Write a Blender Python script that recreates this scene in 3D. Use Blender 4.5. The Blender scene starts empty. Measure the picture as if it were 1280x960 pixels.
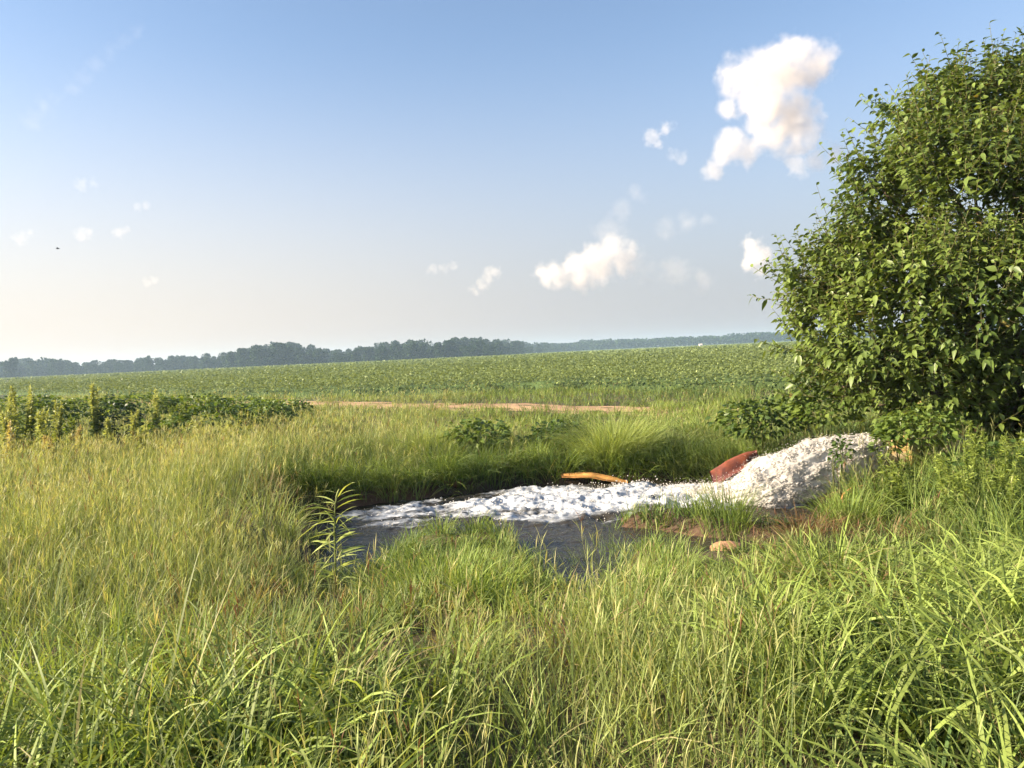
import bpy, math, random
import numpy as np
from mathutils import Matrix, Vector

rng = np.random.default_rng(11)
random.seed(11)
R = math.radians
SC = bpy.context.scene
COL = SC.collection

# ------------------------------------------------------------------ camera
EYE = np.array([0.0, 0.0, 1.65])
F = 960.0                     # focal length in pixels of a 1280x960 frame
PITCH, ROLL = 2.33, -2.63
CM = np.array((Matrix.Rotation(R(90 - PITCH), 3, 'X') @ Matrix.Rotation(R(ROLL), 3, 'Z')))


def ray(px, py):
    return CM @ np.array([(px - 640) / F, -(py - 480) / F, -1.0])


def P(px, py, Y):
    """point on the sight line of a photo pixel at the distance Y"""
    d = ray(px, py)
    return EYE + d * (Y / d[1])


# ------------------------------------------------------------------ noise
def _hash(ix, iy, iz, seed):
    h = (ix.astype(np.int64) * 374761393 + iy.astype(np.int64) * 668265263 +
         iz.astype(np.int64) * 2147483647 + seed * 1274126177) & 0xFFFFFFFF
    h = ((h ^ (h >> 13)) * 1274126177) & 0xFFFFFFFF
    h = ((h ^ (h >> 16)) * 2246822519) & 0xFFFFFFFF
    return ((h ^ (h >> 15)) & 0xFFFFFF) / float(0xFFFFFF)


def vnoise(x, y, z=None, seed=0):
    x = np.asarray(x, float); y = np.asarray(y, float)
    z = np.zeros_like(x) if z is None else np.asarray(z, float)
    ix, iy, iz = np.floor(x), np.floor(y), np.floor(z)
    fx, fy, fz = x - ix, y - iy, z - iz
    fx, fy, fz = (f * f * (3 - 2 * f) for f in (fx, fy, fz))
    out = 0
    for a in (0, 1):
        for b in (0, 1):
            for c in (0, 1):
                w = (fx if a else 1 - fx) * (fy if b else 1 - fy) * (fz if c else 1 - fz)
                out = out + w * _hash(ix + a, iy + b, iz + c, seed)
    return out * 2 - 1


def fbm(x, y, z=None, oct=4, seed=0, gain=.5):
    s, a, tot = 0, 1.0, 0
    k = 1.0
    for o in range(oct):
        s = s + a * vnoise(np.asarray(x) * k + 17.3 * o, np.asarray(y) * k - 9.1 * o, None if z is None else np.asarray(z) * k, seed + o)
        tot += a; a *= gain; k *= 2.03
    return s / tot


def sstep(a, b, x):
    t = np.clip((x - a) / (b - a), 0, 1)
    return t * t * (3 - 2 * t)


# ------------------------------------------------------------------ objects
def tag(o, label=None, cat=None, group=None, kind=None):
    if label: o['label'] = label
    if cat: o['category'] = cat
    if group: o['group'] = group
    if kind: o['kind'] = kind
    return o


def empty(name, loc=(0, 0, 0)):
    o = bpy.data.objects.new(name, None)
    o.empty_display_size = .1
    COL.objects.link(o)
    o.location = Vector([float(v) for v in loc])
    return o


class MB:
    """gathers vertices, quads, triangles and colours into ONE mesh object"""

    def __init__(s):
        s.v, s.q, s.t, s.c, s.a, s.n = [], [], [], [], [], 0

    def add(s, v, q=None, t=None, c=(.5, .5, .5), a=None):
        v = np.asarray(v, float).reshape(-1, 3)
        if q is not None and len(q): s.q.append(np.asarray(q, np.int64).reshape(-1, 4) + s.n)
        if t is not None and len(t): s.t.append(np.asarray(t, np.int64).reshape(-1, 3) + s.n)
        c = np.asarray(c, float)
        if c.ndim == 1: c = np.tile(c, (len(v), 1))
        s.v.append(v); s.c.append(c)
        s.a.append(np.zeros(len(v)) if a is None else np.asarray(a, float).ravel())
        s.n += len(v)

    def build(s, name, mat, parent=None, smooth=True, origin=None):
        v = np.concatenate(s.v)
        if origin is not None: v = v - np.asarray(origin, float)
        q = np.concatenate(s.q) if s.q else np.zeros((0, 4), np.int64)
        t = np.concatenate(s.t) if s.t else np.zeros((0, 3), np.int64)
        me = bpy.data.meshes.new(name)
        me.vertices.add(len(v)); me.vertices.foreach_set('co', v.astype(np.float32).ravel())
        nl = q.size + t.size
        me.loops.add(nl)
        me.loops.foreach_set('vertex_index', np.concatenate([q.ravel(), t.ravel()]).astype(np.int32))
        me.polygons.add(len(q) + len(t))
        st = np.concatenate([np.arange(len(q)) * 4, q.size + np.arange(len(t)) * 3]).astype(np.int32)
        me.polygons.foreach_set('loop_start', st)
        me.polygons.foreach_set('use_smooth', np.full(len(st), smooth))
        me.update(calc_edges=True)
        ca = me.attributes.new('tone', 'FLOAT_COLOR', 'POINT')
        c = np.concatenate(s.c)
        ca.data.foreach_set('color', np.concatenate([c, np.ones((len(c), 1))], 1).astype(np.float32).ravel())
        aa = me.attributes.new('amount', 'FLOAT', 'POINT')
        aa.data.foreach_set('value', np.concatenate(s.a).astype(np.float32))
        me.materials.append(mat)
        o = bpy.data.objects.new(name, me)
        COL.objects.link(o)
        if origin is not None and parent is None: o.location = Vector([float(k) for k in origin])
        if parent is not None: o.parent = parent
        return o


# ------------------------------------------------------------------ materials
def newmat(name):
    m = bpy.data.materials.new(name); m.use_nodes = True
    nt = m.node_tree; nt.nodes.clear()
    out = nt.nodes.new('ShaderNodeOutputMaterial')
    return m, nt, out


def N(nt, typ, **kw):
    n = nt.nodes.new(typ)
    for k, v in kw.items():
        if k.startswith('i_'):
            n.inputs[k[2:].replace('_', ' ')].default_value = v
        else:
            setattr(n, k, v)
    return n


def mth(nt, op, a, b=None, c=None, clamp=False):
    n = nt.nodes.new('ShaderNodeMath'); n.operation = op; n.use_clamp = clamp
    for i, x in enumerate((a, b, c)):
        if x is None: continue
        if isinstance(x, (int, float)): n.inputs[i].default_value = x
        else: nt.links.new(x, n.inputs[i])
    return n.outputs[0]


def leafmat(name, trans=.35, rough=.5, spec=.35, noise=14.0, amt=.25):
    m, nt, out = newmat(name)
    at = N(nt, 'ShaderNodeAttribute', attribute_name='tone')
    tc = N(nt, 'ShaderNodeTexCoord')
    nz = N(nt, 'ShaderNodeTexNoise'); nz.inputs['Scale'].default_value = noise; nz.inputs['Detail'].default_value = 2
    nt.links.new(tc.outputs['Object'], nz.inputs['Vector'])
    mr = N(nt, 'ShaderNodeMapRange'); mr.inputs['From Min'].default_value = .3; mr.inputs['From Max'].default_value = .7
    mr.inputs['To Min'].default_value = 1 - amt; mr.inputs['To Max'].default_value = 1 + amt
    nt.links.new(nz.outputs['Fac'], mr.inputs['Value'])
    mu = N(nt, 'ShaderNodeVectorMath', operation='SCALE')
    nt.links.new(at.outputs['Color'], mu.inputs[0]); nt.links.new(mr.outputs['Result'], mu.inputs['Scale'])
    b = N(nt, 'ShaderNodeBsdfPrincipled'); b.inputs['Roughness'].default_value = rough
    b.inputs['Specular IOR Level'].default_value = spec
    nt.links.new(mu.outputs[0], b.inputs['Base Color'])
    t = N(nt, 'ShaderNodeBsdfTranslucent')
    tm = N(nt, 'ShaderNodeVectorMath', operation='MULTIPLY'); tm.inputs[1].default_value = (1.35, 1.25, .6)
    nt.links.new(mu.outputs[0], tm.inputs[0]); nt.links.new(tm.outputs[0], t.inputs['Color'])
    mx = N(nt, 'ShaderNodeMixShader'); mx.inputs[0].default_value = trans
    nt.links.new(b.outputs[0], mx.inputs[1]); nt.links.new(t.outputs[0], mx.inputs[2])
    nt.links.new(mx.outputs[0], out.inputs['Surface'])
    return m


def surfmat(name, rough=.8, spec=.3, s1=3.0, s2=40.0, amt=.35, bump=.4, bdist=.02, tint=None, metallic=0, usetone=True, base=(.3, .3, .3)):
    """base colour (attribute or fixed) broken up by two noises, with a bump"""
    m, nt, out = newmat(name)
    tc = N(nt, 'ShaderNodeTexCoord')
    n1 = N(nt, 'ShaderNodeTexNoise'); n1.inputs['Scale'].default_value = s1; n1.inputs['Detail'].default_value = 6
    n2 = N(nt, 'ShaderNodeTexNoise'); n2.inputs['Scale'].default_value = s2; n2.inputs['Detail'].default_value = 5
    for n in (n1, n2): nt.links.new(tc.outputs['Object'], n.inputs['Vector'])
    sm = mth(nt, 'ADD', mth(nt, 'MULTIPLY', n1.outputs['Fac'], .6), mth(nt, 'MULTIPLY', n2.outputs['Fac'], .4))
    mr = N(nt, 'ShaderNodeMapRange'); mr.inputs['From Min'].default_value = .35; mr.inputs['From Max'].default_value = .65
    mr.inputs['To Min'].default_value = 1 - amt; mr.inputs['To Max'].default_value = 1 + amt
    nt.links.new(sm, mr.inputs['Value'])
    mu = N(nt, 'ShaderNodeVectorMath', operation='SCALE')
    if usetone:
        at = N(nt, 'ShaderNodeAttribute', attribute_name='tone'); src = at.outputs['Color']
    else:
        rgb = N(nt, 'ShaderNodeRGB'); rgb.outputs[0].default_value = (*base, 1); src = rgb.outputs[0]
    if tint is not None:
        mx = N(nt, 'ShaderNodeMix', data_type='RGBA'); mx.inputs[7].default_value = (*tint, 1)
        r2 = N(nt, 'ShaderNodeMapRange'); r2.inputs['From Min'].default_value = .46; r2.inputs['From Max'].default_value = .6
        nt.links.new(n1.outputs['Fac'], r2.inputs['Value'])
        nt.links.new(r2.outputs['Result'], mx.inputs[0]); nt.links.new(src, mx.inputs[6]); src = mx.outputs[2]
    nt.links.new(src, mu.inputs[0]); nt.links.new(mr.outputs['Result'], mu.inputs['Scale'])
    b = N(nt, 'ShaderNodeBsdfPrincipled'); b.inputs['Roughness'].default_value = rough
    b.inputs['Specular IOR Level'].default_value = spec; b.inputs['Metallic'].default_value = metallic
    nt.links.new(mu.outputs[0], b.inputs['Base Color'])
    bp = N(nt, 'ShaderNodeBump'); bp.inputs['Strength'].default_value = bump; bp.inputs['Distance'].default_value = bdist
    nt.links.new(n2.outputs['Fac'], bp.inputs['Height']); nt.links.new(bp.outputs[0], b.inputs['Normal'])
    nt.links.new(b.outputs[0], out.inputs['Surface'])
    return m


M_GRASS = leafmat('grass_blades', .36, .55, .22, 3.0, .15)
M_CROP = leafmat('crop_leaves', .25, .55, .3, 2.0, .15)
M_LEAF = leafmat('shrub_leaves', .30, .42, .45, 9.0, .18)
M_WEED = leafmat('weed_leaves', .35, .5, .35, 9.0, .15)
M_TREE = leafmat('tree_leaves', .15, .7, .1, .6, .2)
M_BARK = surfmat('bark', .9, .2, 6, 60, .35, .6, .01)
M_GROUND = surfmat('soil', .85, .25, 1.3, 22, .35, .7, .03)
M_ROAD = surfmat('dirt', .95, .15, .7, 9, .3, .6, .03)
M_CANOPY = surfmat('crop_canopy', .9, .1, .35, 2.6, .35, .8, .15)
M_RUST = surfmat('rusty_steel', .75, .35, 5, 45, .35, .6, .01, tint=(.10, .035, .03))
M_ORANGE = surfmat('orange_rust', .7, .35, 7, 45, .3, .5, .008)
M_STONE = surfmat('stone', .85, .3, 6, 40, .3, .7, .01)
M_PIPE = surfmat('weathered_pipe', .7, .35, 6, 60, .25, .4, .005, tint=(.34, .2, .08))


# ------------------------------------------------------------------ terrain
CAPS = [  # x0,y0,r0 -> x1,y1,r1 : the pool, its arm to the right, the channel towards the camera
    (-2.45, 11.35, .75, .3, 11.9, 1.25), (.3, 11.9, 1.25, 3.2, 11.8, 1.45), (3.2, 11.8, 1.45, 4.3, 10.9, .75),
    (.65, 10.4, .6, .62, 7.35, .40), (.7, 9.6, .45, 2.4, 8.6, .48), (3.4, 10.4, .7, 3.3, 9.7, .5),
    (-1.9, 10.9, .5, -1.9, 8.3, .35), (-1.6, 10.6, .6, .5, 10.3, .65), (-1.2, 10.15, .5, .1, 10.1, .5)]
WATER_Z = -.70


def pool(x, y):
    x = np.asarray(x, float); y = np.asarray(y, float)
    d = np.full(np.broadcast(x, y).shape, 1e3)
    for x0, y0, r0, x1, y1, r1 in CAPS:
        dx, dy = x1 - x0, y1 - y0
        t = np.clip(((x - x0) * dx + (y - y0) * dy) / (dx * dx + dy * dy), 0, 1)
        d = np.minimum(d, np.hypot(x - x0 - t * dx, y - y0 - t * dy) - (r0 + (r1 - r0) * t))
    return d + .16 * fbm(x * 1.3, y * 1.3, oct=3, seed=5)


UX, UY = .745, -.667          # direction of the farm track and the crop rows
NX, NY = .667, .745


def track_s(x, y):
    return np.asarray(x) * NX + np.asarray(y) * NY


def height(x, y):
    x = np.asarray(x, float); y = np.asarray(y, float)
    land = -.50 * sstep(2.5, 8.0, y) + .16 * sstep(13.3, 15.5, y) + .10 * sstep(17, 24, y)
    land = land + .22 * sstep(4.2, 6.5, x) * sstep(5, 8, y) * (1 - sstep(14, 18, y))
    land = land + .14 * sstep(-2.6, -4.2, x) * sstep(5, 9, y) * (1 - sstep(13, 16, y))
    near = 1 - sstep(24, 60, np.hypot(x, y))
    land = land + near * (.07 * fbm(x * .5, y * .5, oct=3, seed=2) + .03 * fbm(x * 2, y * 2, oct=3, seed=3))
    s = sstep(.38, -.28, pool(x, y))
    return land * (1 - s) + (-1.0) * s


def axis(lo, hi, a, b, fine, grow):
    c = list(np.arange(a, b + 1e-6, fine))
    st = fine
    while c[-1] < hi: st *= grow; c.append(c[-1] + st)
    st = fine
    while c[0] > lo: st *= grow; c.insert(0, c[0] - st)
    return np.array(c)


def gridmesh(xs, ys, zf):
    X, Y = np.meshgrid(xs, ys)
    nx, ny = len(xs), len(ys)
    i = np.arange(nx * ny).reshape(ny, nx)
    q = np.stack([i[:-1, :-1], i[:-1, 1:], i[1:, 1:], i[1:, :-1]], -1).reshape(-1, 4)
    x, y = X.ravel(), Y.ravel()
    return np.stack([x, y, zf(x, y)], 1), q


gx = axis(-1500, 1500, -14, 14, .13, 1.09)
gy = axis(-60, 1700, 2, 18, .13, 1.07)
gv, gq = gridmesh(gx, gy, height)
pd = pool(gv[:, 0], gv[:, 1])
soil = np.array([.075, .060, .030]); clay = np.array([.115, .062, .036]); mud = np.array([.055, .038, .024])
n = fbm(gv[:, 0] * 1.1, gv[:, 1] * 1.1, oct=4, seed=8)
k = sstep(.75, .1, pd + .25 * n)[:, None]
cc = soil * (1 - k) + (clay * sstep(-.2, .35, n)[:, None] + mud * (1 - sstep(-.2, .35, n)[:, None])) * k
far = sstep(22, 45, gv[:, 1])[:, None]
cc = cc * (1 - far) + np.array([.05, .062, .024]) * far
g = MB(); g.add(gv, gq, c=cc)
tag(g.build('ground', M_GROUND), kind='structure')

# the dirt farm track beyond the weeds
t = np.linspace(-60, 34, 180); w = np.linspace(-1, 1, 15)
T, W = np.meshgrid(t, w)
s0 = 19.5 + .35 * fbm(T * .12, T * 0, oct=2, seed=31)
half = 1.30 + .40 * fbm(T * .5, W * .7, oct=3, seed=33)
S_ = s0 + W * half
X = UX * T + NX * S_; Y = UY * T + NY * S_
rut = -.05 * np.exp(-((np.abs(W) - .5) / .18) ** 2)
v = np.stack([X.ravel(), Y.ravel(), (height(X, Y) + .045 + rut - .05 * np.abs(W) ** 4).ravel()], 1)
i = np.arange(T.size).reshape(T.shape)
q = np.stack([i[:-1, :-1], i[:-1, 1:], i[1:, 1:], i[1:, :-1]], -1).reshape(-1, 4)
rd = MB()
nn = fbm(X * .8, Y * .8, oct=3, seed=35).ravel()[:, None]
rd.add(v, q, c=np.array([.33, .215, .13]) * (1 + .2 * nn))
tag(rd.build('farm_track', M_ROAD), kind='structure')


# ------------------------------------------------------------------ blades of grass
def blades(mb, base, L, w, az, lean, curl, c0, c1, S=4, twist=None, prof='blade'):
    """N curved strips; returns the tips and the tip directions"""
    n = len(base)
    t = np.linspace(0, 1, S + 1)
    th = lean[:, None] + curl[:, None] * t[None] ** 1.4
    tm = (th[:, 1:] + th[:, :-1]) / 2
    seg = (L / S)[:, None]
    dx = np.concatenate([np.zeros((n, 1)), np.cumsum(np.sin(tm) * seg, 1)], 1)
    dz = np.concatenate([np.zeros((n, 1)), np.cumsum(np.cos(tm) * seg, 1)], 1)
    ca, sa = np.cos(az)[:, None], np.sin(az)[:, None]
    ctr = np.stack([base[:, 0:1] + ca * dx, base[:, 1:2] + sa * dx, base[:, 2:3] + dz], -1)
    if prof == 'blade': pw = np.minimum(1, .55 + 2.0 * t) * (1 - t ** 2.2) ** .9
    elif prof == 'stem': pw = 1 - .5 * t
    else: pw = np.minimum(1, .25 + 3 * t) * np.minimum(1, .15 + (1 - t) * 2.5)
    tw = rng.uniform(-.9, .9, n) if twist is None else twist
    twt = tw[:, None] * (.6 + .8 * t[None])
    sd = np.stack([-sa * np.cos(twt), ca * np.cos(twt), np.sin(twt)], -1)
    hw = (w / 2)[:, None, None] * pw[None, :, None]
    A = ctr - sd * hw; B = ctr + sd * hw
    V = np.empty((n, 2 * S + 1, 3))
    V[:, 0:2 * S:2] = A[:, :S]; V[:, 1:2 * S:2] = B[:, :S]; V[:, 2 * S] = ctr[:, S]
    off = (np.arange(n) * (2 * S + 1))[:, None]
    q = np.concatenate([off + np.array([2 * j, 2 * j + 1, 2 * j + 3, 2 * j + 2]) for j in range(S - 1)], 0) if S > 1 else None
    tr = off + np.array([2 * S - 2, 2 * S - 1, 2 * S])
    tt = np.empty(2 * S + 1); tt[0:2 * S:2] = t[:S]; tt[1:2 * S:2] = t[:S]; tt[2 * S] = 1
    C = c0[:, None] * (1 - tt[None, :, None]) + c1[:, None] * tt[None, :, None]
    mb.add(V.reshape(-1, 3), q, tr, C.reshape(-1, 3))
    d = np.stack([np.cos(az) * np.sin(th[:, -1]), np.sin(az) * np.sin(th[:, -1]), np.cos(th[:, -1])], 1)
    return ctr[:, S], d


G_DEEP = np.array([.050, .105, .026]); G_MID = np.array([.115, .190, .042]); G_LIME = np.array([.225, .310, .065])
G_STRAW = np.array([.38, .345, .16]); G_GOLD = np.array([.275, .325, .115]); G_BROWN = np.array([.15, .085, .04]); G_RED = np.array([.17, .085, .05])


def mixc(a, b, t):
    return a * (1 - t[:, None]) + b * t[:, None]


def scatter(y0, y1, dens, side=.74, pad=2.0):
    """points in the wedge of ground in front of the camera"""
    W = side * y1 + pad
    n = int(dens * 2 * W * (y1 - y0))
    x = rng.uniform(-W, W, n); y = rng.uniform(y0, y1, n)
    k = np.abs(x) < side * y + pad
    return x[k], y[k]


def grass_height(x, y):
    h = .56 - .06 * sstep(3, 5.5, y) + .10 * sstep(13, 14.5, y)
    h = h * (1 - .25 * sstep(12.8, 13.4, y) * (1 - sstep(15, 16, y)) * sstep(-.3, .5, x))
    front = sstep(6.2, 8.3, y) * (1 - sstep(11, 12.5, y)) * sstep(-3.4, -2.4, x) * (1 - sstep(3.6, 4.4, x))
    h = h * (1 - .50 * front)
    h = h + .06 * sstep(-2, -4, x) * sstep(5, 9, y) + .14 * sstep(3.8, 5.5, x) * sstep(6, 8, y) * (1 - sstep(13, 15, y))
    h = h * (1 - .42 * sstep(15.0, 18.0, y)) * (1 - .22 * sstep(14.2, 15.2, y) * sstep(-1.5, .5, x) * (1 - sstep(17, 19, y)))
    h = h * (1 - .25 * np.exp(-((x + .9) / 1.0) ** 2 - ((y - 9.5) / .6) ** 2))
    h = h * (1 - .68 * np.exp(-((x - .52) / .42) ** 2) * sstep(4.4, 5.6, y) * (1 - sstep(9.5, 10.5, y)))
    h = h * (1 - .66 * np.exp(-((x - 1.85) / .75) ** 2 - ((y - 7.4) / 1.2) ** 2)) * (1 - .40 * np.exp(-((x - 1.5) / .5) ** 2 - ((y - 6.0) / .6) ** 2))
    h = h * (1 - .68 * np.exp(-((x + 1.5) / .62) ** 2 - ((y - 6.4) / 1.3) ** 2))
    h = h * (1 - .45 * np.exp(-((x + .75) / .45) ** 2 - ((y - 4.4) / .6) ** 2)) * (1 - .35 * np.exp(-((x - 1.5) / .6) ** 2 - ((y - 5.0) / .5) ** 2))
    return h * np.clip(1 + .45 * fbm(x * .6, y * .6, oct=3, seed=41) + .55 * fbm(x * 1.6, y * 1.6, oct=2, seed=42), .3, 1.5)


def keepmask(x, y, edge=.16):
    pd = pool(x, y)
    k = pd > edge + .22 * vnoise(x * 2.1, y * 2.1, seed=44)
    s = track_s(x, y)
    k &= ~((np.abs(s - 19.5) < 1.10 + .9 * vnoise(x * .8, y * .8, seed=46)) & (y > 16) & (x < 3.6 + vnoise(y * 1.3, x, seed=47)) & (x > -10.5))
    return k


def blob(x, y, cx, cy, rx, ry):
    return np.exp(-((x - cx) / rx) ** 2 - ((y - cy) / ry) ** 2)


def zone(x, y):
    """0..1 maps: gold seed grass, lush broad blades, brown dead patches, deep green that also paints in shade"""
    xx = x + .6 * fbm(x * .5, y * .5, oct=3, seed=51); yy = y + .6 * fbm(x * .5 + 7, y * .5, oct=3, seed=52)
    gold = sstep(-1.0, -2.8, xx) * sstep(4.2, 6.5, yy)
    gold = np.maximum(gold, 1.0 * blob(xx, yy, .1, 3.1, .9, 1.3))
    gold = np.maximum(gold, .7 * sstep(14.2, 15.2, yy) * sstep(1.0, -1.5, xx) * (1 - sstep(16.5, 19, yy)))
    lush = np.maximum(sstep(.9, 2.2, xx) * (1 - sstep(6, 8, yy)), .7 * blob(xx, yy, -.3, 6.2, 1.0, 1.1))
    lush = np.maximum(lush, .8 * blob(xx, yy, -1.9, 2.4, .9, 1.0))
    dead = np.maximum(1.0 * blob(xx, yy, -.8, 4.5, .7, .9), .6 * blob(xx, yy, 3.0, 8.6, .9, .8))
    dead = np.maximum(dead, .35 * sstep(.15, .5, fbm(x * .8, y * .8, oct=3, seed=53)))
    deep = np.maximum(blob(xx, yy, -1.55, 6.9, .9, 1.7), .8 * blob(xx, yy, -1.6, 2.2, 1.0, .8))  # dark grass; the shade of the hollows is put into this map
    deep = np.maximum(deep, sstep(12.8, 13.3, y) * (1 - sstep(14.3, 15.0, y)) * sstep(-4.8, -4.0, x) * .8)
    deep = np.maximum(deep, .75 * blob(xx, yy, -.9, 3.4, .7, .9)); deep = np.maximum(deep, .6 * blob(xx, yy, 1.5, 5.2, .9, .6)); deep = np.maximum(deep, .6 * blob(xx, yy, 1.2, 2.6, .5, .9))
    return gold, lush, dead, deep


gr = MB()


def palette(x, y, n):
    gold, lush, dead, deep = zone(x, y)
    big = fbm(x * .45 + 9, y * .45, oct=3, seed=63)
    c = mixc(np.tile(G_DEEP, (n, 1)), np.tile(G_LIME, (n, 1)), np.clip(.42 + .85 * big + .25 * lush + .30 * rng.normal(0, 1, n), 0, 1))
    c = mixc(c, np.tile(G_GOLD, (n, 1)), np.clip(gold * (.15 + .5 * rng.uniform(0, 1, n)), 0, 1))
    c = mixc(c, np.tile(G_DEEP * .8, (n, 1)), deep * .8)  # darkens blade colour where shade is painted in
    return c, gold, lush, dead, deep


def seeds(b, hgt, gold, lush, dead, wmul, near, S):
    ns = len(b)
    if ns == 0: return
    cs = mixc(np.tile(G_GOLD, (ns, 1)), np.tile(G_STRAW, (ns, 1)), rng.uniform(0, 1, ns)) * rng.uniform(.75, 1.2, ns)[:, None]
    cs = np.where((rng.uniform(0, 1, ns) < .03 + .65 * dead * (1 - .8 * gold))[:, None], np.tile(G_RED, (ns, 1)), cs)
    Ls = hgt * rng.uniform(.8, 1.35, ns)
    tip, d = blades(gr, b, Ls, np.full(ns, .0030) * wmul ** .8, rng.uniform(0, 6.283, ns), np.abs(rng.normal(.06, .12, ns)), np.abs(rng.normal(.25, .3, ns)),
                    mixc(np.tile(G_MID, (ns, 1)), cs, np.full(ns, .5)), cs, max(2, S - 1), prof='stem')
    for _ in range(5 if near else 4):                              # finger-like spikes
        kk = rng.uniform(0, 1, ns) < .8
        nk = kk.sum()
        blades(gr, tip[kk] - d[kk] * rng.uniform(0, .09, nk)[:, None], rng.uniform(.05, .12, nk) * (1.0 if near else 1.25), rng.uniform(.003, .0055, nk) * wmul, rng.uniform(0, 6.283, nk),
               np.abs(rng.normal(.25, .4, nk)), rng.uniform(0, .7, nk), cs[kk], cs[kk] * 1.1, 2, prof='spike')


def field(y0, y1, dens, S, wmul, seedy=.12, edge=.16):
    """single blades scattered everywhere"""
    x, y = scatter(y0, y1, dens)
    k = keepmask(x, y, edge)
    x, y = x[k], y[k]
    cl = fbm(x * 2.3, y * 2.3, oct=3, seed=61)
    k = rng.uniform(0, 1, len(x)) < np.clip(.58 + 1.5 * cl + 1.0 * fbm(x * .9, y * .9, oct=2, seed=62), .03, 1)
    x, y, cl = x[k], y[k], cl[k]
    n = len(x)
    hgt = grass_height(x, y)
    c, gold, lush, dead, deep = palette(x, y, n)
    dry = rng.uniform(0, 1, n) < .08 + .5 * dead
    c = np.where(dry[:, None], mixc(np.tile(G_BROWN, (n, 1)), np.tile(G_STRAW, (n, 1)), rng.uniform(0, .8, n)), c)
    c = c * rng.uniform(.75, 1.25, n)[:, None]
    L = hgt * rng.uniform(.5, 1.1, n) * (1 + .3 * cl)
    w = wmul * rng.uniform(.004, .0085, n) * (1 + .5 * lush * rng.uniform(0, 1, n)) * np.where(dry, .7, 1)
    lean = np.abs(rng.normal(.28, .36, n)) + dry * rng.uniform(0, .5, n); curl = np.abs(rng.normal(.8, .6, n)) * (1 + .4 * lush)
    b = np.stack([x, y, height(x, y) - .01], 1)
    blades(gr, b, L, w, rng.uniform(0, 6.283, n), lean, curl, c * .9, mixc(c, np.tile(G_STRAW, (n, 1)), rng.uniform(0, .35, n)), S)
    m = rng.uniform(0, 1, n) < seedy * (.3 + 2.4 * gold + 1.5 * dead) * (1 - .85 * lush) * (1 - .7 * deep)
    seeds(b[m], hgt[m], gold[m], lush[m], dead[m], wmul, y0 < 9, S)


def tufts(y0, y1, dens, nb, S, wmul, rad=.13, edge=.2):
    """bunches whose blades fan out from one foot"""
    x, y = scatter(y0, y1, dens)
    k = keepmask(x, y, edge)
    x, y = x[k], y[k]; n = len(x)
    hgt = grass_height(x, y) * rng.uniform(.7, 1.22, n)
    c, gold, lush, dead, deep = palette(x, y, n)
    wid = rng.uniform(.006, .0105, n) * (1 + .7 * lush * rng.uniform(0, 1, n)) * (1 - .35 * gold)
    dr = rng.uniform(0, 1, n) < .5 * dead
    c = np.where(dr[:, None], mixc(np.tile(G_BROWN, (n, 1)), np.tile(G_STRAW, (n, 1)), rng.uniform(0, .7, n)), c) * rng.uniform(.8, 1.25, n)[:, None]
    crl = rng.uniform(.45, 1.5, n) * (1 + .40 * lush) * (1 - .3 * gold); sprd = rng.uniform(.25, .8, n)
    az0 = rng.uniform(0, 6.283, n); bias = rng.uniform(0, .4, n)
    i = np.repeat(np.arange(n), nb); m = len(i)
    a = rng.uniform(0, 6.283, m); r = np.sqrt(rng.uniform(0, 1, m)); rr = rad * rng.uniform(.6, 1.5, n)[i]
    bx, by = x[i] + rr * r * np.cos(a), y[i] + rr * r * np.sin(a)
    ok = pool(bx, by) > .04
    i, a, r, bx, by = i[ok], a[ok], r[ok], bx[ok], by[ok]; m = len(i)
    lx = np.cos(a) * r * sprd[i] + np.cos(az0[i]) * bias[i] + rng.normal(0, .10, m); ly = np.sin(a) * r * sprd[i] + np.sin(az0[i]) * bias[i] + rng.normal(0, .10, m)
    cc = c[i] * rng.uniform(.75, 1.25, m)[:, None]
    st = rng.uniform(0, 1, m) < .06
    cc = np.where(st[:, None], G_STRAW * rng.uniform(.5, 1, m)[:, None], cc)
    blades(gr, np.stack([bx, by, height(bx, by) - .015], 1), hgt[i] * rng.uniform(.5, 1.15, m), wmul * wid[i] * rng.uniform(.6, 1.25, m), np.arctan2(ly, lx), np.hypot(lx, ly),
           np.abs(rng.normal(1, .45, m)) * crl[i], cc * .85, mixc(cc, np.tile(G_STRAW, (m, 1)), rng.uniform(0, .3, m)), S)


field(.9, 2.2, 400, 6, 1.2, .2); tufts(.9, 2.2, 12, 44, 7, 1.2)
field(2.2, 3.6, 400, 6, 1.2, .2); tufts(2.2, 3.6, 12, 44, 7, 1.2)
field(3.6, 6.0, 420, 5, 1.25, .18); tufts(3.6, 6.0, 12, 42, 6, 1.25)
field(6.0, 9.2, 480, 4, 1.4, .14); tufts(6.0, 9.2, 11, 40, 5, 1.4)
field(9.2, 13.0, 420, 3, 1.7, .14); tufts(9.2, 13.0, 8, 34, 4, 1.6, .16)
field(13.0, 17.5, 380, 3, 1.9, .14); tufts(13.0, 17.5, 5.5, 30, 4, 1.8, .2)
field(17.5, 25.0, 250, 3, 2.4, .05); tufts(17.5, 25.0, 2.2, 26, 3, 2.4, .25)
field(25.0, 36.0, 150, 2, 3.2, .03)
field(36.0, 60.0, 45, 2, 5.0, .02)


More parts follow.
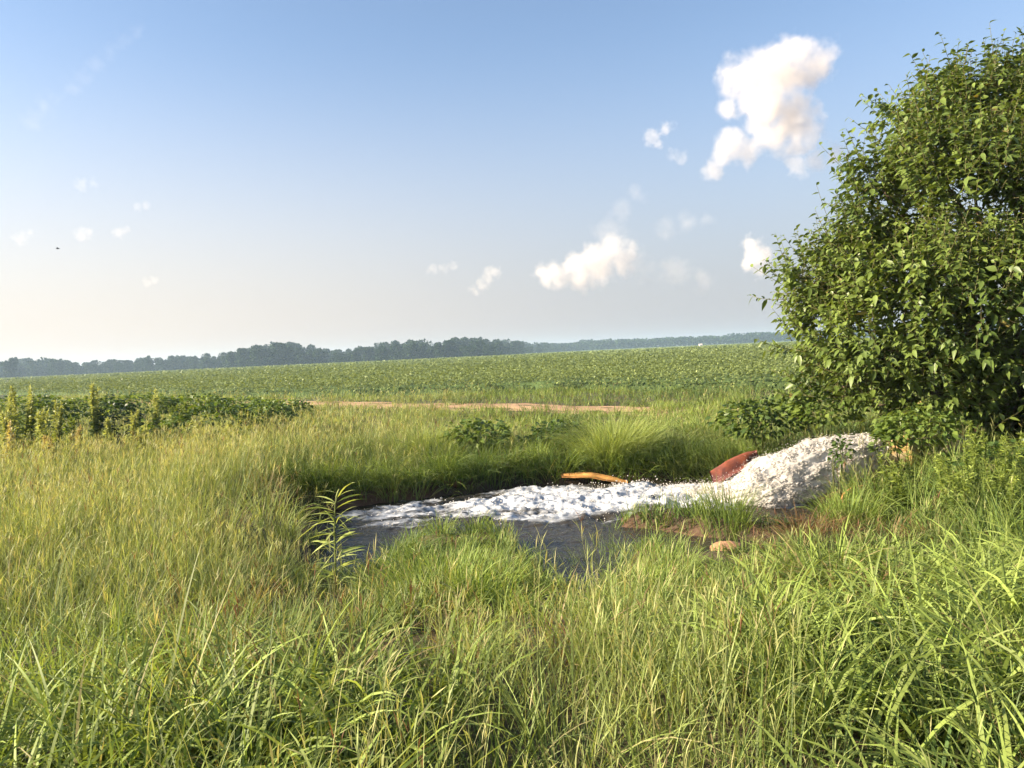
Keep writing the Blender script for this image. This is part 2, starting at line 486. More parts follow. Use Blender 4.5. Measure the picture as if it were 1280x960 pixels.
def clump(mb, cx, cy, n, rad, L, w, c0, c1, lean=.35, curl=.8, S=5, droop=None, base_z=None):
    """one tuft of grass that spreads from its foot"""
    a = rng.uniform(0, 6.283, n); r = rad * np.sqrt(rng.uniform(0, 1, n))
    x = cx + r * np.cos(a); y = cy + r * np.sin(a)
    z = height(x, y) - .02 if base_z is None else np.full(n, base_z)
    az = a + rng.normal(0, .6, n)
    if droop is not None:
        az = np.where(rng.uniform(0, 1, n) < .7, droop + rng.normal(0, .5, n), az)
    c = mixc(np.tile(c0, (n, 1)), np.tile(c1, (n, 1)), rng.uniform(0, 1, n)) * rng.uniform(.8, 1.2, n)[:, None]
    return blades(mb, np.stack([x, y, z], 1), L * rng.uniform(.6, 1.15, n), w * rng.uniform(.7, 1.3, n), az,
                  lean * (r / rad) + np.abs(rng.normal(0, .08, n)), np.abs(rng.normal(curl, .35, n)), c * .9, mixc(c, np.tile(G_STRAW, (n, 1)), rng.uniform(0, .25, n)), S)


# long grass leaning over the far bank of the pool
for xx in np.arange(-3.7, 4.6, .17):
    for _ in range(int(rng.integers(1, 4))):
        x_ = xx + rng.normal(0, .15)
        yy = 12.0
        while pool(np.array([x_]), np.array([yy]))[0] < .22 and yy < 15: yy += .06
        yy += abs(rng.normal(0, .25))
        lf = rng.uniform()
        clump(gr, x_, yy, int(rng.uniform(25, 70)), rng.uniform(.12, .28), rng.uniform(.42, .95), .0095, G_DEEP if lf < .7 else G_MID, G_MID if lf < .6 else G_LIME, rng.uniform(.2, .8), rng.uniform(.6, 1.6), 5, droop=-math.pi / 2 + rng.normal(0, .6))
# grass along the near edges of the water
for _ in range(190):
    x_, y_ = rng.uniform(-4, 4.6), rng.uniform(6.0, 10.6)
    d_ = pool(np.array([x_]), np.array([y_]))[0]
    if .02 < d_ < .5 and rng.uniform() < .6:
        clump(gr, x_, y_, 26, .12, .30, .0085, G_MID, G_LIME, .35, .8, 4)
for x_, y_, n_, L_ in [(-1.35, 9.45, 60, .34), (-.95, 9.2, 70, .36), (-.55, 9.3, 60, .34), (-.2, 9.15, 60, .34), (-1.7, 9.2, 60, .40), (.95, 9.25, 60, .40), (1.25, 8.8, 60, .42), (1.5, 9.6, 50, .42), (1.15, 9.9, 34, .36), (1.8, 9.75, 40, .4),
                      (2.25, 9.65, 50, .42), (2.7, 9.35, 60, .45), (3.1, 9.5, 50, .45), (1.55, 8.5, 60, .38), (2.75, 8.4, 60, .36), (1.0, 8.0, 50, .38), (.12, 8.3, 50, .38), (1.1, 7.3, 60, .40), (.08, 7.4, 50, .36), (-.75, 10.0, 24, .3), (.3, 9.75, 20, .34)]:
    clump(gr, x_, y_, n_, .16, L_, .009, G_DEEP if n_ < 55 else G_MID, G_LIME, .35, .7, 5)
    clump(gr, x_ + rng.normal(0, .2), y_ + rng.normal(0, .1), n_ // 2, .12, L_ * .8, .009, G_DEEP, G_MID, .35, .7, 5)
# broad arching leaves at lower right and lower left
for _ in range(300):
    if rng.uniform() < .75: x_, y_ = rng.uniform(1.0, 5.2), rng.uniform(1.9, 6.2)
    else: x_, y_ = rng.uniform(-2.6, -.4), rng.uniform(1.5, 4.0)
    if abs(x_) > .76 * y_ + .8 or (0 < x_ < 2.4 and y_ > 4.9): continue
    clump(gr, x_, y_, 22, .16, .66, .0180, G_LIME * .7, G_LIME * 1.1, .40, 1.40, 7)
for _ in range(120):
    x_, y_ = rng.uniform(4.2, 9), rng.uniform(6.5, 9.6)
    clump(gr, x_, y_, 34, .2, .72, .012, G_DEEP, G_LIME, .3, .9, 5)
for x_, y_, n_, L_ in [(-3.4, 14.3, 260, .85), (-2.5, 14.0, 300, .8), (-1.6, 14.2, 240, .9), (-.6, 14.3, 260, .8), (.6, 14.6, 220, .75), (2.9, 14.4, 240, .8), (-4.4, 13.6, 240, .8), (-3.0, 15.4, 240, .9), (-.9, 15.6, 240, .85), (1.6, 15.9, 220, .7), (3.9, 15.6, 260, .8)]:
    clump(gr, x_, y_, n_, .38, L_, .0085, G_DEEP, G_LIME * .9 if n_ % 40 else G_GOLD, .6, 1.1, 5)
# flattened grass behind the pool at right
for _ in range(130):
    x_, y_ = rng.uniform(2.2, 4.6), rng.uniform(13.3, 15.2)
    clump(gr, x_, y_, 30, .2, .62, .010, G_MID, G_GOLD, 1.15, .5, 4, droop=math.pi + .5)
GRASS = gr.build('grass', M_GRASS)
tag(GRASS, 'wild meadow grass with straw yellow seed heads covering the banks', 'grass', kind='stuff')


# ------------------------------------------------------------------ leaves
def frames(d, up=None):
    d = d / np.linalg.norm(d, axis=1, keepdims=True)
    u = np.tile(np.array([0, 0, 1.0]), (len(d), 1)) if up is None else up
    s = np.cross(d, u); s /= np.linalg.norm(s, axis=1, keepdims=True) + 1e-9
    nrm = np.cross(s, d)
    return d, s, nrm


def leaves(mb, base, d, L, w, col, droop=.25, fold=.18, roll=.5, shape='ovate'):
    n = len(base)
    d, s, nr = frames(d)
    r = rng.normal(0, roll, n)[:, None]
    s, nr = s * np.cos(r) + nr * np.sin(r), nr * np.cos(r) - s * np.sin(r)
    if shape == 'ovate': t = np.array([0, .22, .5, .8, 1.0]); pw = np.array([.06, .85, 1.0, .48, 0.02])
    else: t = np.array([0, .25, .5, .78, 1.0]); pw = np.array([.15, .8, 1.0, .7, .02])
    V = np.empty((n, 5, 3, 3))
    for j in range(5):
        c = base + d * (L * t[j])[:, None] + np.array([0, 0, -1.0]) * (L * droop * t[j] ** 2)[:, None]
        e = s * (w * .5 * pw[j])[:, None]; up = nr * (w * fold * pw[j])[:, None]
        V[:, j, 0] = c - e + up; V[:, j, 1] = c; V[:, j, 2] = c + e + up
    off = (np.arange(n) * 15)[:, None]
    q = np.concatenate([off + np.array([3 * j + k, 3 * j + k + 1, 3 * j + k + 4, 3 * j + k + 3]) for j in range(4) for k in (0, 1)], 0)
    mb.add(V.reshape(-1, 3), q, None, np.repeat(col, 15, 0))


def tube(mb, pts, rad, col, k=6):
    pts = np.asarray(pts, float); m = len(pts)
    rad = np.broadcast_to(np.asarray(rad, float), (m,))
    d = np.gradient(pts, axis=0)
    ref = np.array([0, 0, 1.0]) if abs(d[0][2]) < .8 * np.linalg.norm(d[0]) else np.array([1.0, 0, 0])
    s = np.cross(d, ref); s /= np.linalg.norm(s, axis=1, keepdims=True) + 1e-9
    u = np.cross(s, d); u /= np.linalg.norm(u, axis=1, keepdims=True) + 1e-9
    a = np.arange(k) * 2 * math.pi / k
    V = pts[:, None] + rad[:, None, None] * (s[:, None] * np.cos(a)[None, :, None] + u[:, None] * np.sin(a)[None, :, None])
    i = np.arange(m * k).reshape(m, k)
    q = np.stack([i[:-1], np.roll(i[:-1], -1, 1), np.roll(i[1:], -1, 1), i[1:]], -1).reshape(-1, 4)
    V = np.concatenate([V.reshape(-1, 3), pts[[0, -1]]])
    tr = [(i[0, (j + 1) % k], i[0, j], m * k) for j in range(k)] + [(i[-1, j], i[-1, (j + 1) % k], m * k + 1) for j in range(k)]
    mb.add(V, q, tr, col)


def bent(a, b, sag=.0, n=8, wob=.04):
    a = np.asarray(a, float); b = np.asarray(b, float)
    t = np.linspace(0, 1, n)[:, None]
    p = a * (1 - t) + b * t
    L = np.linalg.norm(b - a)
    p[:, 2] += sag * L * np.sin(t[:, 0] * math.pi)
    p += wob * L * np.sin(t * math.pi) * rng.normal(0, 1, 3)[None]
    return p


# ------------------------------------------------------------------ the big bush on the right
def unit(n):
    v = rng.normal(0, 1, (n, 3)); return v / np.linalg.norm(v, axis=1, keepdims=True)


BUSH = [(1196, 128, 12.0, 78), (1262, 140, 12.6, 98), (1150, 205, 11.8, 72), (1105, 268, 11.8, 72), (1200, 250, 11.2, 118),
        (1068, 335, 12.0, 74), (1150, 345, 11.2, 105), (1040, 405, 12.0, 66), (1110, 430, 11.4, 92), (1032, 478, 12.2, 52), (1230, 390, 10.8, 125),
        (1330, 230, 11.8, 165), (1350, 400, 11.2, 175), (1440, 300, 12.6, 200), (1090, 500, 11.9, 62), (1170, 480, 11.6, 80), (1270, 500, 11.4, 90), (1400, 520, 11.6, 130), (1300, 125, 12.4, 80), (1200, 540, 11.6, 70), (1082, 225, 11.9, 50), (1128, 100, 12.2, 38), (1180, 75, 12.2, 36), (1010, 345, 12.1, 42), (1235, 80, 12.4, 42), (1005, 420, 12.2, 42), (1290, 560, 11.2, 80), (1380, 580, 11.0, 90), (1110, 350, 12.2, 90), (1190, 170, 12.6, 80)]
broot = empty('leafy_shrub', (8.2, 12.2, float(height(8.2, 12.2))))
tag(broot, 'large dense green shrub filling the right edge behind the gushing water', 'shrub')
bo = np.array(broot.location)
bl = [(P(px + (6 if py < 145 else 18 if py < 260 else 14 if py < 330 else 8 if px < 1080 and py < 450 else 0), py + (36 if py < 145 else 8), Y), .87 * r * Y / F) for px, py, Y, r in BUSH]
lv = MB(); br = MB(); stems = []
foot = np.array([8.2, 12.2, float(height(8.2, 12.2)) - .05])
barkc = np.array([.13, .10, .07])
for j, (c, r) in enumerate(bl):
    f = foot + np.array([rng.normal(0, .45), rng.normal(0, .35), 0])
    pts = bent(f, c, .12, 9, .05)
    st = MB(); tube(st, pts, np.linspace(.055, .014, 9), barkc * rng.uniform(.8, 1.3), 7)
    st.build('stem', M_BARK, broot, origin=bo)
wts = np.array([r ** 2 for c, r in bl]); wts /= wts.sum()
nsp = 8200
idx = rng.choice(len(bl), nsp, p=wts)
cen = np.array([bl[i][0] for i in idx]); rad = np.array([bl[i][1] for i in idx])
dirs = unit(nsp)
dirs[:, 2] = np.where(dirs[:, 2] < -.5, -dirs[:, 2], dirs[:, 2])
rf = np.where(rng.uniform(0, 1, nsp) < .75, rng.uniform(.70, .98, nsp), rng.uniform(.3, .7, nsp))
pos = cen + dirs * (rad * rf)[:, None]
inside = np.zeros(nsp)
for c, r in bl:
    inside = np.maximum(inside, 1 - np.linalg.norm(pos - c, axis=1) / r)
clum = fbm(pos[:, 0] * 1.25, pos[:, 1] * 1.25, pos[:, 2] * 1.25, oct=2, seed=77)
ok = (rng.uniform(0, 1, nsp) < np.where(inside > .5, .45, 1)) & (clum > -.24) & (pos[:, 2] > .05)
# the front stays clear of the jet of water
ok &= ~((pos[:, 2] < .62) & (pos[:, 0] < 5.5))
pos, dirs = pos[ok], dirs[ok]
for p, d in zip(pos, dirs):
    d = d * .8 + np.array([0, 0, .55]) + rng.normal(0, .25, 3)
    d /= np.linalg.norm(d)
    Lt = rng.uniform(.25, .6) if rng.uniform() < .94 else rng.uniform(.7, 1.05)
    pts = bent(p - d * .15, p + d * Lt, -.06, 5, .04)
    tube(br, pts, np.linspace(.007, .0025, 5), barkc * np.array([.9, 1.1, .7]), 3)
    nl = int(rng.integers(9, 15))
    tt = np.linspace(.15, 1, nl)
    bp = np.stack([np.interp(tt, np.linspace(0, 1, 5), pts[:, k]) for k in range(3)], 1)
    a = np.arange(nl) * 2.4 + rng.uniform(0, 6)
    _, s, u = frames(np.tile(d, (nl, 1)))
    ld = d[None] * .55 + s * np.cos(a)[:, None] * .9 + u * np.sin(a)[:, None] * .9 + np.array([0, 0, -.12])
    L = rng.uniform(.085, .185, nl) * (1.12 - .35 * tt)
    ton = float(np.clip(.5 + .9 * fbm(p[0:1] * 1.1, p[1:2] * 1.1, p[2:3] * 1.1, oct=2, seed=83)[0] + rng.normal(0, .18), 0, 1))
    col = mixc(np.tile(np.array([.052, .090, .022]), (nl, 1)), np.tile(np.array([.175, .235, .050]), (nl, 1)), np.clip(.12 + .5 * ton + .45 * tt * rng.uniform(0, 1, nl), 0, 1))
    yel = rng.uniform(0, 1, nl) < .008
    col = np.where(yel[:, None], np.array([.20, .17, .05]), col)
    leaves(lv, bp, ld, L, L * rng.uniform(.42, .56, nl), col, rng.uniform(.1, .5), .14, .45)
lv.build('foliage', M_LEAF, broot, origin=bo)
br.build('branch', M_BARK, broot, origin=bo)


# ------------------------------------------------------------------ smaller leafy plants
def leafy_mound(name, label, cat, px, py, Y, rx, rz, n, size, ca, cb, group=None, gap=-.3):
    """a rounded broad-leaved plant whose crown centre is at a given spot"""
    c = P(px, py, Y)
    gz = float(height(c[0], c[1]))
    o = empty(name, (c[0], c[1], gz)); tag(o, label, cat, group)
    u = unit(n); u[:, 2] = np.abs(u[:, 2]) * np.where(rng.uniform(0, 1, n) < .8, 1, -.6)
    rr = rng.uniform(.45, 1.0, n) ** .6
    p = c + u * rr[:, None] * np.array([rx, rx * .9, rz]) * (1 + .30 * fbm(u[:, 0] * 2 + px, u[:, 1] * 2, u[:, 2] * 2, oct=2, seed=7))[:, None]
    p[:, 2] = np.maximum(p[:, 2], gz + .08)
    k = fbm(p[:, 0] * 2.5, p[:, 1] * 2.5, p[:, 2] * 2.5, oct=2, seed=17) > gap
    p, u = p[k], u[k]; n = len(p)
    d = u + rng.normal(0, .5, (n, 3)); d[:, 2] = d[:, 2] * .5
    col = mixc(np.tile(np.asarray(ca), (n, 1)), np.tile(np.asarray(cb), (n, 1)), rng.uniform(0, 1, n) ** 1.5)
    m = MB(); L = size * rng.uniform(.7, 1.25, n)
    leaves(m, p, d, L, L * rng.uniform(.55, .75, n), col, .35, .12, .5)
    m.build('foliage', M_WEED, o, origin=o.location)
    s = MB()
    for _ in range(7):
        q = p[rng.integers(n)]
        tube(s, bent((c[0] + rng.normal(0, .08), c[1] + rng.normal(0, .08), gz - .03), q, .08, 6, .05), np.linspace(.012, .005, 6), (.10, .11, .04), 5)
    s.build('stem', M_WEED, o, origin=o.location)
    return o


DK, MD, LT = (.042, .082, .020), (.085, .140, .030), (.155, .21, .04)
leafy_mound('leafy_shrub', 'dark broad leaved shrub among the tall weeds, leftmost of the dark ones', 'shrub', 62, 528, 19.5, .75, .70, 700, .13, DK, LT)
leafy_mound('leafy_shrub', 'round dark shrub just right of the tallest thin yellow weed stalk', 'shrub', 146, 534, 18.5, .62, .72, 850, .12, (.028, .05, .016), DK)
leafy_mound('leafy_shrub', 'low dark green shrub between two columns of yellow weeds', 'shrub', 205, 545, 18.0, .60, .48, 600, .12, MD, LT)
leafy_mound('leafy_shrub', 'widest dark broad leaved shrub at the right end of the weedy strip', 'shrub', 268, 532, 18.0, 1.0, .62, 1000, .12, DK, LT)
leafy_mound('leafy_shrub', 'mid green leafy shrub fading into the crop right of the weeds', 'shrub', 330, 520, 20.5, .85, .45, 800, .12, MD, LT)
leafy_mound('leafy_shrub', 'pale topped leafy shrub above the far bank near the dirt track', 'shrub', 598, 547, 14.9, .70, .34, 700, .12, MD, LT)
leafy_mound('leafy_shrub', 'dark leafy shrub just left of the golden tussock', 'shrub', 700, 553, 15.0, .75, .38, 900, .12, DK, MD)
leafy_mound('leafy_shrub', 'small leafy shrub in front of the bare dirt of the track', 'shrub', 745, 545, 15.8, .60, .28, 500, .11, MD, LT)
leafy_mound('trailing_vine', 'sprawling vine with bright leaves spilling left from the big shrub', 'vine', 952, 528, 13.4, .80, .42, 1200, .11, DK, LT)
leafy_mound('trailing_vine', 'leafy vine hanging over the top of the water jet', 'vine', 1032, 512, 12.6, .62, .40, 900, .10, MD, LT)
leafy_mound('trailing_vine', 'thin leafy vine hanging down in front of the middle of the jet', 'vine', 1052, 572, 10.3, .13, .30, 110, .075, DK, MD)
leafy_mound('trailing_vine', 'leafy sprig drooping over the mouth of the pipe', 'vine', 1108, 556, 10.3, .18, .20, 150, .085, MD, LT)
leafy_mound('leafy_shrub', 'yellow green bushy plant at the foot of the big shrub above the pipe', 'shrub', 1150, 540, 10.3, .55, .34, 900, .085, MD, LT)
leafy_mound('leafy_shrub', 'dark leafy undergrowth at the right edge under the big shrub', 'shrub', 1262, 600, 9.2, .75, .42, 900, .10, DK, MD)


for q_, (a_, b_, c_, d_, e_, n_, l_) in enumerate([(22, 512, 24, 1.3, .42, 800, 'mid green shrub behind the yellow spires at far left'), (98, 512, 25, 1.2, .40, 800, 'mid green shrub filling the gap behind the first two dark shrubs'),
        (172, 508, 25, 1.3, .42, 800, 'mid green shrub behind the yellow weed column'), (240, 507, 25.5, 1.2, .36, 800, 'mid green shrub behind the widest dark shrub'), (300, 508, 26, 1.2, .34, 700, 'mid green shrub next to the left end of the bare track'), (352, 512, 24.5, 1.0, .28, 600, 'low green shrub overlapping the start of the bare track')]):
    leafy_mound('leafy_shrub', l_, 'shrub', a_, b_, c_, d_, e_, n_, .14, MD, (.19, .25, .06))


def spire_weed(px, ptop, pbase, Y, rad, label, ca, cb, dens=1.0):
    """a tall column-shaped weed gone to seed"""
    rad = rad * 1.5
    b = P(px, pbase, Y); b[2] = float(height(b[0], b[1]))
    top = P(px, ptop, Y)
    H = top[2] - b[2]
    o = empty('tall_weed', b); tag(o, label, 'weed', 'tall weeds on the left')
    s = MB(); f = MB()
    ns = max(2, int(3 * dens))
    for _ in range(ns):
        e = top + np.array([rng.normal(0, rad * .6), rng.normal(0, rad * .6), -abs(rng.normal(0, .12 * H))])
        pts = bent(b + np.array([rng.normal(0, rad * .5), rng.normal(0, rad * .5), 0]), e, 0, 8, .015)
        tube(s, pts, np.linspace(.009, .003, 8), (.20, .17, .06), 5)
        n = int(150 * H)
        t = rng.uniform(.15, 1.0, n)
        p = np.stack([np.interp(t, np.linspace(0, 1, 8), pts[:, k]) for k in range(3)], 1)
        d = unit(n); d[:, 2] = np.abs(d[:, 2]) + .15
        col = mixc(np.tile(np.asarray(ca), (n, 1)), np.tile(np.asarray(cb), (n, 1)), np.clip(t + rng.normal(0, .2, n), 0, 1))
        L = rng.uniform(.08, .16, n) * (1.35 - .7 * t)
        leaves(f, p, d, L, L * .34, col, .3, .1, .6, 'lance')
        pk = MB(); n2 = int(70 * H)
        t2 = np.linspace(.55, 1.0, n2)
        p2 = np.stack([np.interp(t2, np.linspace(0, 1, 8), pts[:, k]) for k in range(3)], 1)
        blades(pk, p2, rng.uniform(.05, .14, n2), np.full(n2, .012), rng.uniform(0, 6.28, n2), np.abs(rng.normal(.35, .2, n2)), rng.uniform(-.2, .4, n2),
               np.tile(np.asarray(cb), (n2, 1)) * rng.uniform(.8, 1.2, n2)[:, None], np.tile(np.asarray(cb), (n2, 1)) * 1.1, 2, prof='spike')
        pk.build('seed_head', M_WEED, o, origin=b)
    s.build('stem', M_WEED, o, origin=b); f.build('foliage', M_WEED, o, origin=b)


YG, GO, OR = (.22, .29, .08), (.35, .38, .14), (.40, .33, .15)
spire_weed(8, 492, 572, 17.2, .12, 'yellow seeding weed cut by the left edge of the photo', YG, GO)
spire_weed(24, 482, 575, 17.6, .14, 'tall yellow green weed clump against the field, second from the left edge', YG, GO, 1.6)
spire_weed(37, 476, 573, 17.8, .09, 'tallest slim yellow weed spire near the left edge', YG, GO)
spire_weed(14, 525, 600, 15.0, .10, 'orange dry weed spike standing lowest at far left', GO, OR, 1.3)
spire_weed(120, 480, 560, 18.0, .06, 'lone bright yellow weed spire beside the round dark shrub', YG, GO, 1.0)
spire_weed(90, 520, 572, 16.8, .10, 'bushy lime weed in front of the first dark shrubs', YG, LT, 1.3)
spire_weed(100, 532, 580, 16.2, .05, 'short orange seed stalk in front of the lone yellow spire', GO, OR)
spire_weed(136, 524, 575, 16.8, .04, 'thin pale stalk directly before the round dark shrub', YG, GO)
spire_weed(196, 488, 560, 18.4, .10, 'leafy yellow weed column right of the round dark shrub', YG, GO, 1.3)
spire_weed(218, 505, 562, 18.0, .11, 'shorter lime weed leaning beside the yellow column', YG, LT, 1.4)
spire_weed(236, 500, 560, 18.8, .07, 'slim weed behind the widest dark shrub', YG, LT)
for q_, (a_, b_, c_, d_, e_, l_) in enumerate([(4, 505, 585, 16.4, .16, "golden weed thicket at the very left edge"), (50, 512, 580, 17.0, .12, "lime weed rising before the leftmost dark shrub"), (75, 500, 565, 18.6, .10, "pale weed stalks between the first two dark shrubs"), (165, 512, 570, 17.4, .12, "yellow weed thicket right of the round dark shrub"), (182, 530, 580, 16.0, .10, "short lime weed in front of the low dark shrub"), (250, 520, 570, 17.0, .12, "lime weed before the left half of the widest dark shrub"), (285, 528, 572, 16.6, .08, "thin yellow weed before the right half of the widest dark shrub"), (312, 518, 560, 18.4, .10, "last pale weed at the right end of the strip")]):
    spire_weed(a_, b_, c_, d_, e_, l_, YG if q_ % 2 else LT, GO, 1.4)
spire_weed(60, 545, 592, 15.4, .14, 'squat golden weed tuft below the left spires', YG, OR, 1.4)

# the single weed beside the near water, leaf by leaf
wb = P(421, 742, 6.9); wb[2] = float(height(wb[0], wb[1]))
ww = empty('broad_weed', wb)
tag(ww, 'lone upright weed with long pale yellow green leaves beside the dark water', 'weed')
sp = np.array([P(420, 742, 6.9), P(419, 700, 6.9), P(418, 660, 6.88), P(419, 630, 6.88), P(424, 612, 6.88)])
sp[0, 2] = wb[2] - .03
sm = MB(); tube(sm, sp, np.linspace(.010, .004, 5), (.16, .19, .05), 7); sm.build('stem', M_WEED, ww, origin=wb)
LF = [((419, 640), (380, 629), .10), ((418, 645), (371, 668), .06), ((422, 622), (444, 592), .12), ((421, 628), (452, 612), .07), ((421, 636), (448, 618), .06), ((419, 625), (424, 606), .10),
      ((418, 676), (391, 687), .14), ((419, 664), (407, 672), .12), ((420, 668), (446, 656), .06), ((419, 690), (396, 718), .10), ((421, 688), (442, 686), .07), ((420, 655), (426, 640), .12),
      ((421, 712), (432, 718), .2), ((421, 725), (460, 733), .06), ((420, 660), (411, 650), .14), ((420, 700), (436, 698), .1), ((419, 712), (408, 722), .12), ((420, 645), (438, 664), .07)]
LF = LF + [((420, 720 - 6.5 * i_), (420 + (1 if i_ % 2 else -1) * float(rng.uniform(18, 40)), 720 - 6.5 * i_ - float(rng.uniform(0, 22))), .08) for i_ in range(17)] + [((420, 735 - 3.6 * i_), (420 + (-1 if i_ % 2 else 1) * float(rng.uniform(12, 36)), 735 - 3.6 * i_ - float(rng.uniform(-8, 24))), .04) for i_ in range(30)]
LF = LF + [((b_[0] * 0 + 420, 735 - 8 * i_), (420 + sg_ * ln_, 735 - 8 * i_ - up_), .09) for i_, (b_, sg_, ln_, up_) in enumerate([((0,), -1, 30, 4), ((0,), 1, 26, 12), ((0,), -1, 34, 14), ((0,), 1, 32, 18), ((0,), -1, 22, -8), ((0,), 1, 38, 20), ((0,), -1, 30, 18), ((0,), 1, 24, 22), ((0,), -1, 26, 10), ((0,), 1, 28, 26), ((0,), -1, 16, 24)])]
for (a, b, wf) in LF:
    dy = rng.normal(0, .10)
    A = P(*a, 6.88); B = P(*b, 6.88 + dy)
    L = np.linalg.norm(B - A) * 1.08
    m = MB()
    d = (B - A)[None] / L + np.array([[0, 0, .12]])
    c = np.array([[.37, .43, .13]]) * rng.uniform(.85, 1.2)
    leaves(m, A[None], d, np.array([L]), np.array([max(.014, L * (.04 + wf * .5))]), c, .30, .15, .5, 'lance')
    m.build('leaf', M_WEED, ww, origin=wb)


def feather_weed(x, y, H, label):
    b = np.array([x, y, float(height(x, y))])
    o = empty('feathery_weed', b); tag(o, label, 'weed', 'feathery weeds below the big shrub')
    s = MB(); f = MB()
    for _ in range(5):
        e = b + np.array([rng.normal(0, .17), rng.normal(0, .14), H * rng.uniform(.75, 1.05)])
        pts = bent(b + np.array([rng.normal(0, .05), rng.normal(0, .05), 0]), e, 0, 7, .03)
        tube(s, pts, np.linspace(.006, .002, 7), (.12, .15, .04), 5)
        n = 240
        t = rng.uniform(.2, 1, n)
        p = np.stack([np.interp(t, np.linspace(0, 1, 7), pts[:, k]) for k in range(3)], 1)
        d = unit(n); d[:, 2] = np.abs(d[:, 2]) * .9 + .1
        L = rng.uniform(.05, .11, n) * (1.15 - .5 * t)
        col = mixc(np.tile(np.asarray(MD), (n, 1)), np.tile(np.array([.25, .31, .06]), (n, 1)), np.clip(t * .8 + rng.normal(0, .2, n), 0, 1))
        leaves(f, p, d, L, L * .2, col, .25, .1, .5, 'lance')
    s.build('stem', M_WEED, o, origin=b); f.build('foliage', M_WEED, o, origin=b)


for x_, y_, h_, lab in [(4.55, 8.9, .85, 'feathery lime weed at the left end of the patch below the shrub'), (4.95, 8.6, .9, 'feathery weed right of the rust coloured patches'),
                        (4.55, 8.0, .75, 'lowest feathery weed at the front of the patch'), (5.2, 8.3, .95, 'bright feathery weed in the middle of the patch'), (5.35, 8.9, 1.0, 'tall feathery weed nearest the pale pipe'),
                        (4.95, 7.8, .8, 'bushy feathery weed at the front right of the patch'), (5.75, 8.4, .85, 'darker feathery weed at the right end of the patch'), (5.3, 7.6, .7, 'short feathery weed beside the bright foreground grass')]:
    feather_weed(x_, y_, h_, lab)


def tussock(px, py, Y, n, rad, L, w, c0, c1, label, lean=.5, curl=.9, droop=None, zoff=None, name='grass_tussock'):
    c = P(px, py, Y)
    b = np.array([c[0], c[1], max(float(height(c[0], c[1])), -1.0)])
    m = MB(); clump(m, b[0], b[1], n, rad, L, w, np.asarray(c0), np.asarray(c1), lean, curl, 5, droop)
    o = m.build(name, M_GRASS, origin=b); tag(o, label, 'grass tuft', 'grass tufts round the pool')


tussock(765, 590, 14.2, 1900, .5, 1.15, .0085, G_GOLD * 1.05, G_LIME, 'largest dome shaped golden tussock on the far bank behind the orange rusty sheet', .55, .9)
tussock(672, 598, 13.9, 260, .16, .52, .010, G_LIME, G_LIME * 1.2, 'small bright upright tuft on the far bank', .5, .4)
tussock(530, 575, 15.2, 900, .6, .85, .008, G_GOLD, G_LIME, 'pale yellow tussock on top of the far bank left of the pool', .4, .6)
tussock(908, 690, 9.3, 260, .28, .58, .0085, G_DEEP, G_LIME * .9, 'green tuft standing in the water below the foot of the jet', .35, .5)
tussock(752, 710, 8.4, 220, .22, .58, .0085, G_DEEP, G_MID, 'dark green tuft on the right side of the narrow channel', .35, .6)
tussock(684, 706, 8.3, 150, .2, .48, .0085, G_MID, G_LIME, 'thin bright tuft on the left side of the narrow channel', .3, .5)
tussock(835, 748, 7.0, 240, .26, .34, .0085, G_MID, G_LIME, 'lime tuft before the tan stone', .4, .7)
tussock(1062, 655, 8.9, 420, .3, .55, .010, G_MID, G_LIME, 'tall green tuft under the water jet beside the rust patches', .35, .8)
tussock(577, 668, 9.9, 220, .10, .28, .007, G_BROWN * .6, G_RED * .6, 'small dark brown dead tuft at the near edge of the white water', .6, .5)
tussock(1010, 715, 8.3, 500, .5, .45, .007, G_BROWN * .5, G_BROWN * 1.1, 'tangled brown dead tuft on the mud right of the tan stone', 1.0, .9)
tussock(475, 700, 8.2, 500, .45, .50, .0085, G_DEEP, G_MID, 'dark shaded tuft beside the lone upright weed', .5, 1.0)
tussock(560, 745, 6.4, 700, .55, .56, .0085, G_MID, G_LIME * 1.15, 'broad bright green tuft in front of the pool left of the channel', .4, .8)

# ------------------------------------------------------------------ crop field
cr = MB()


def crop_edge(t):
    return 22.6 + 4.8 * sstep(-36, -20, t)


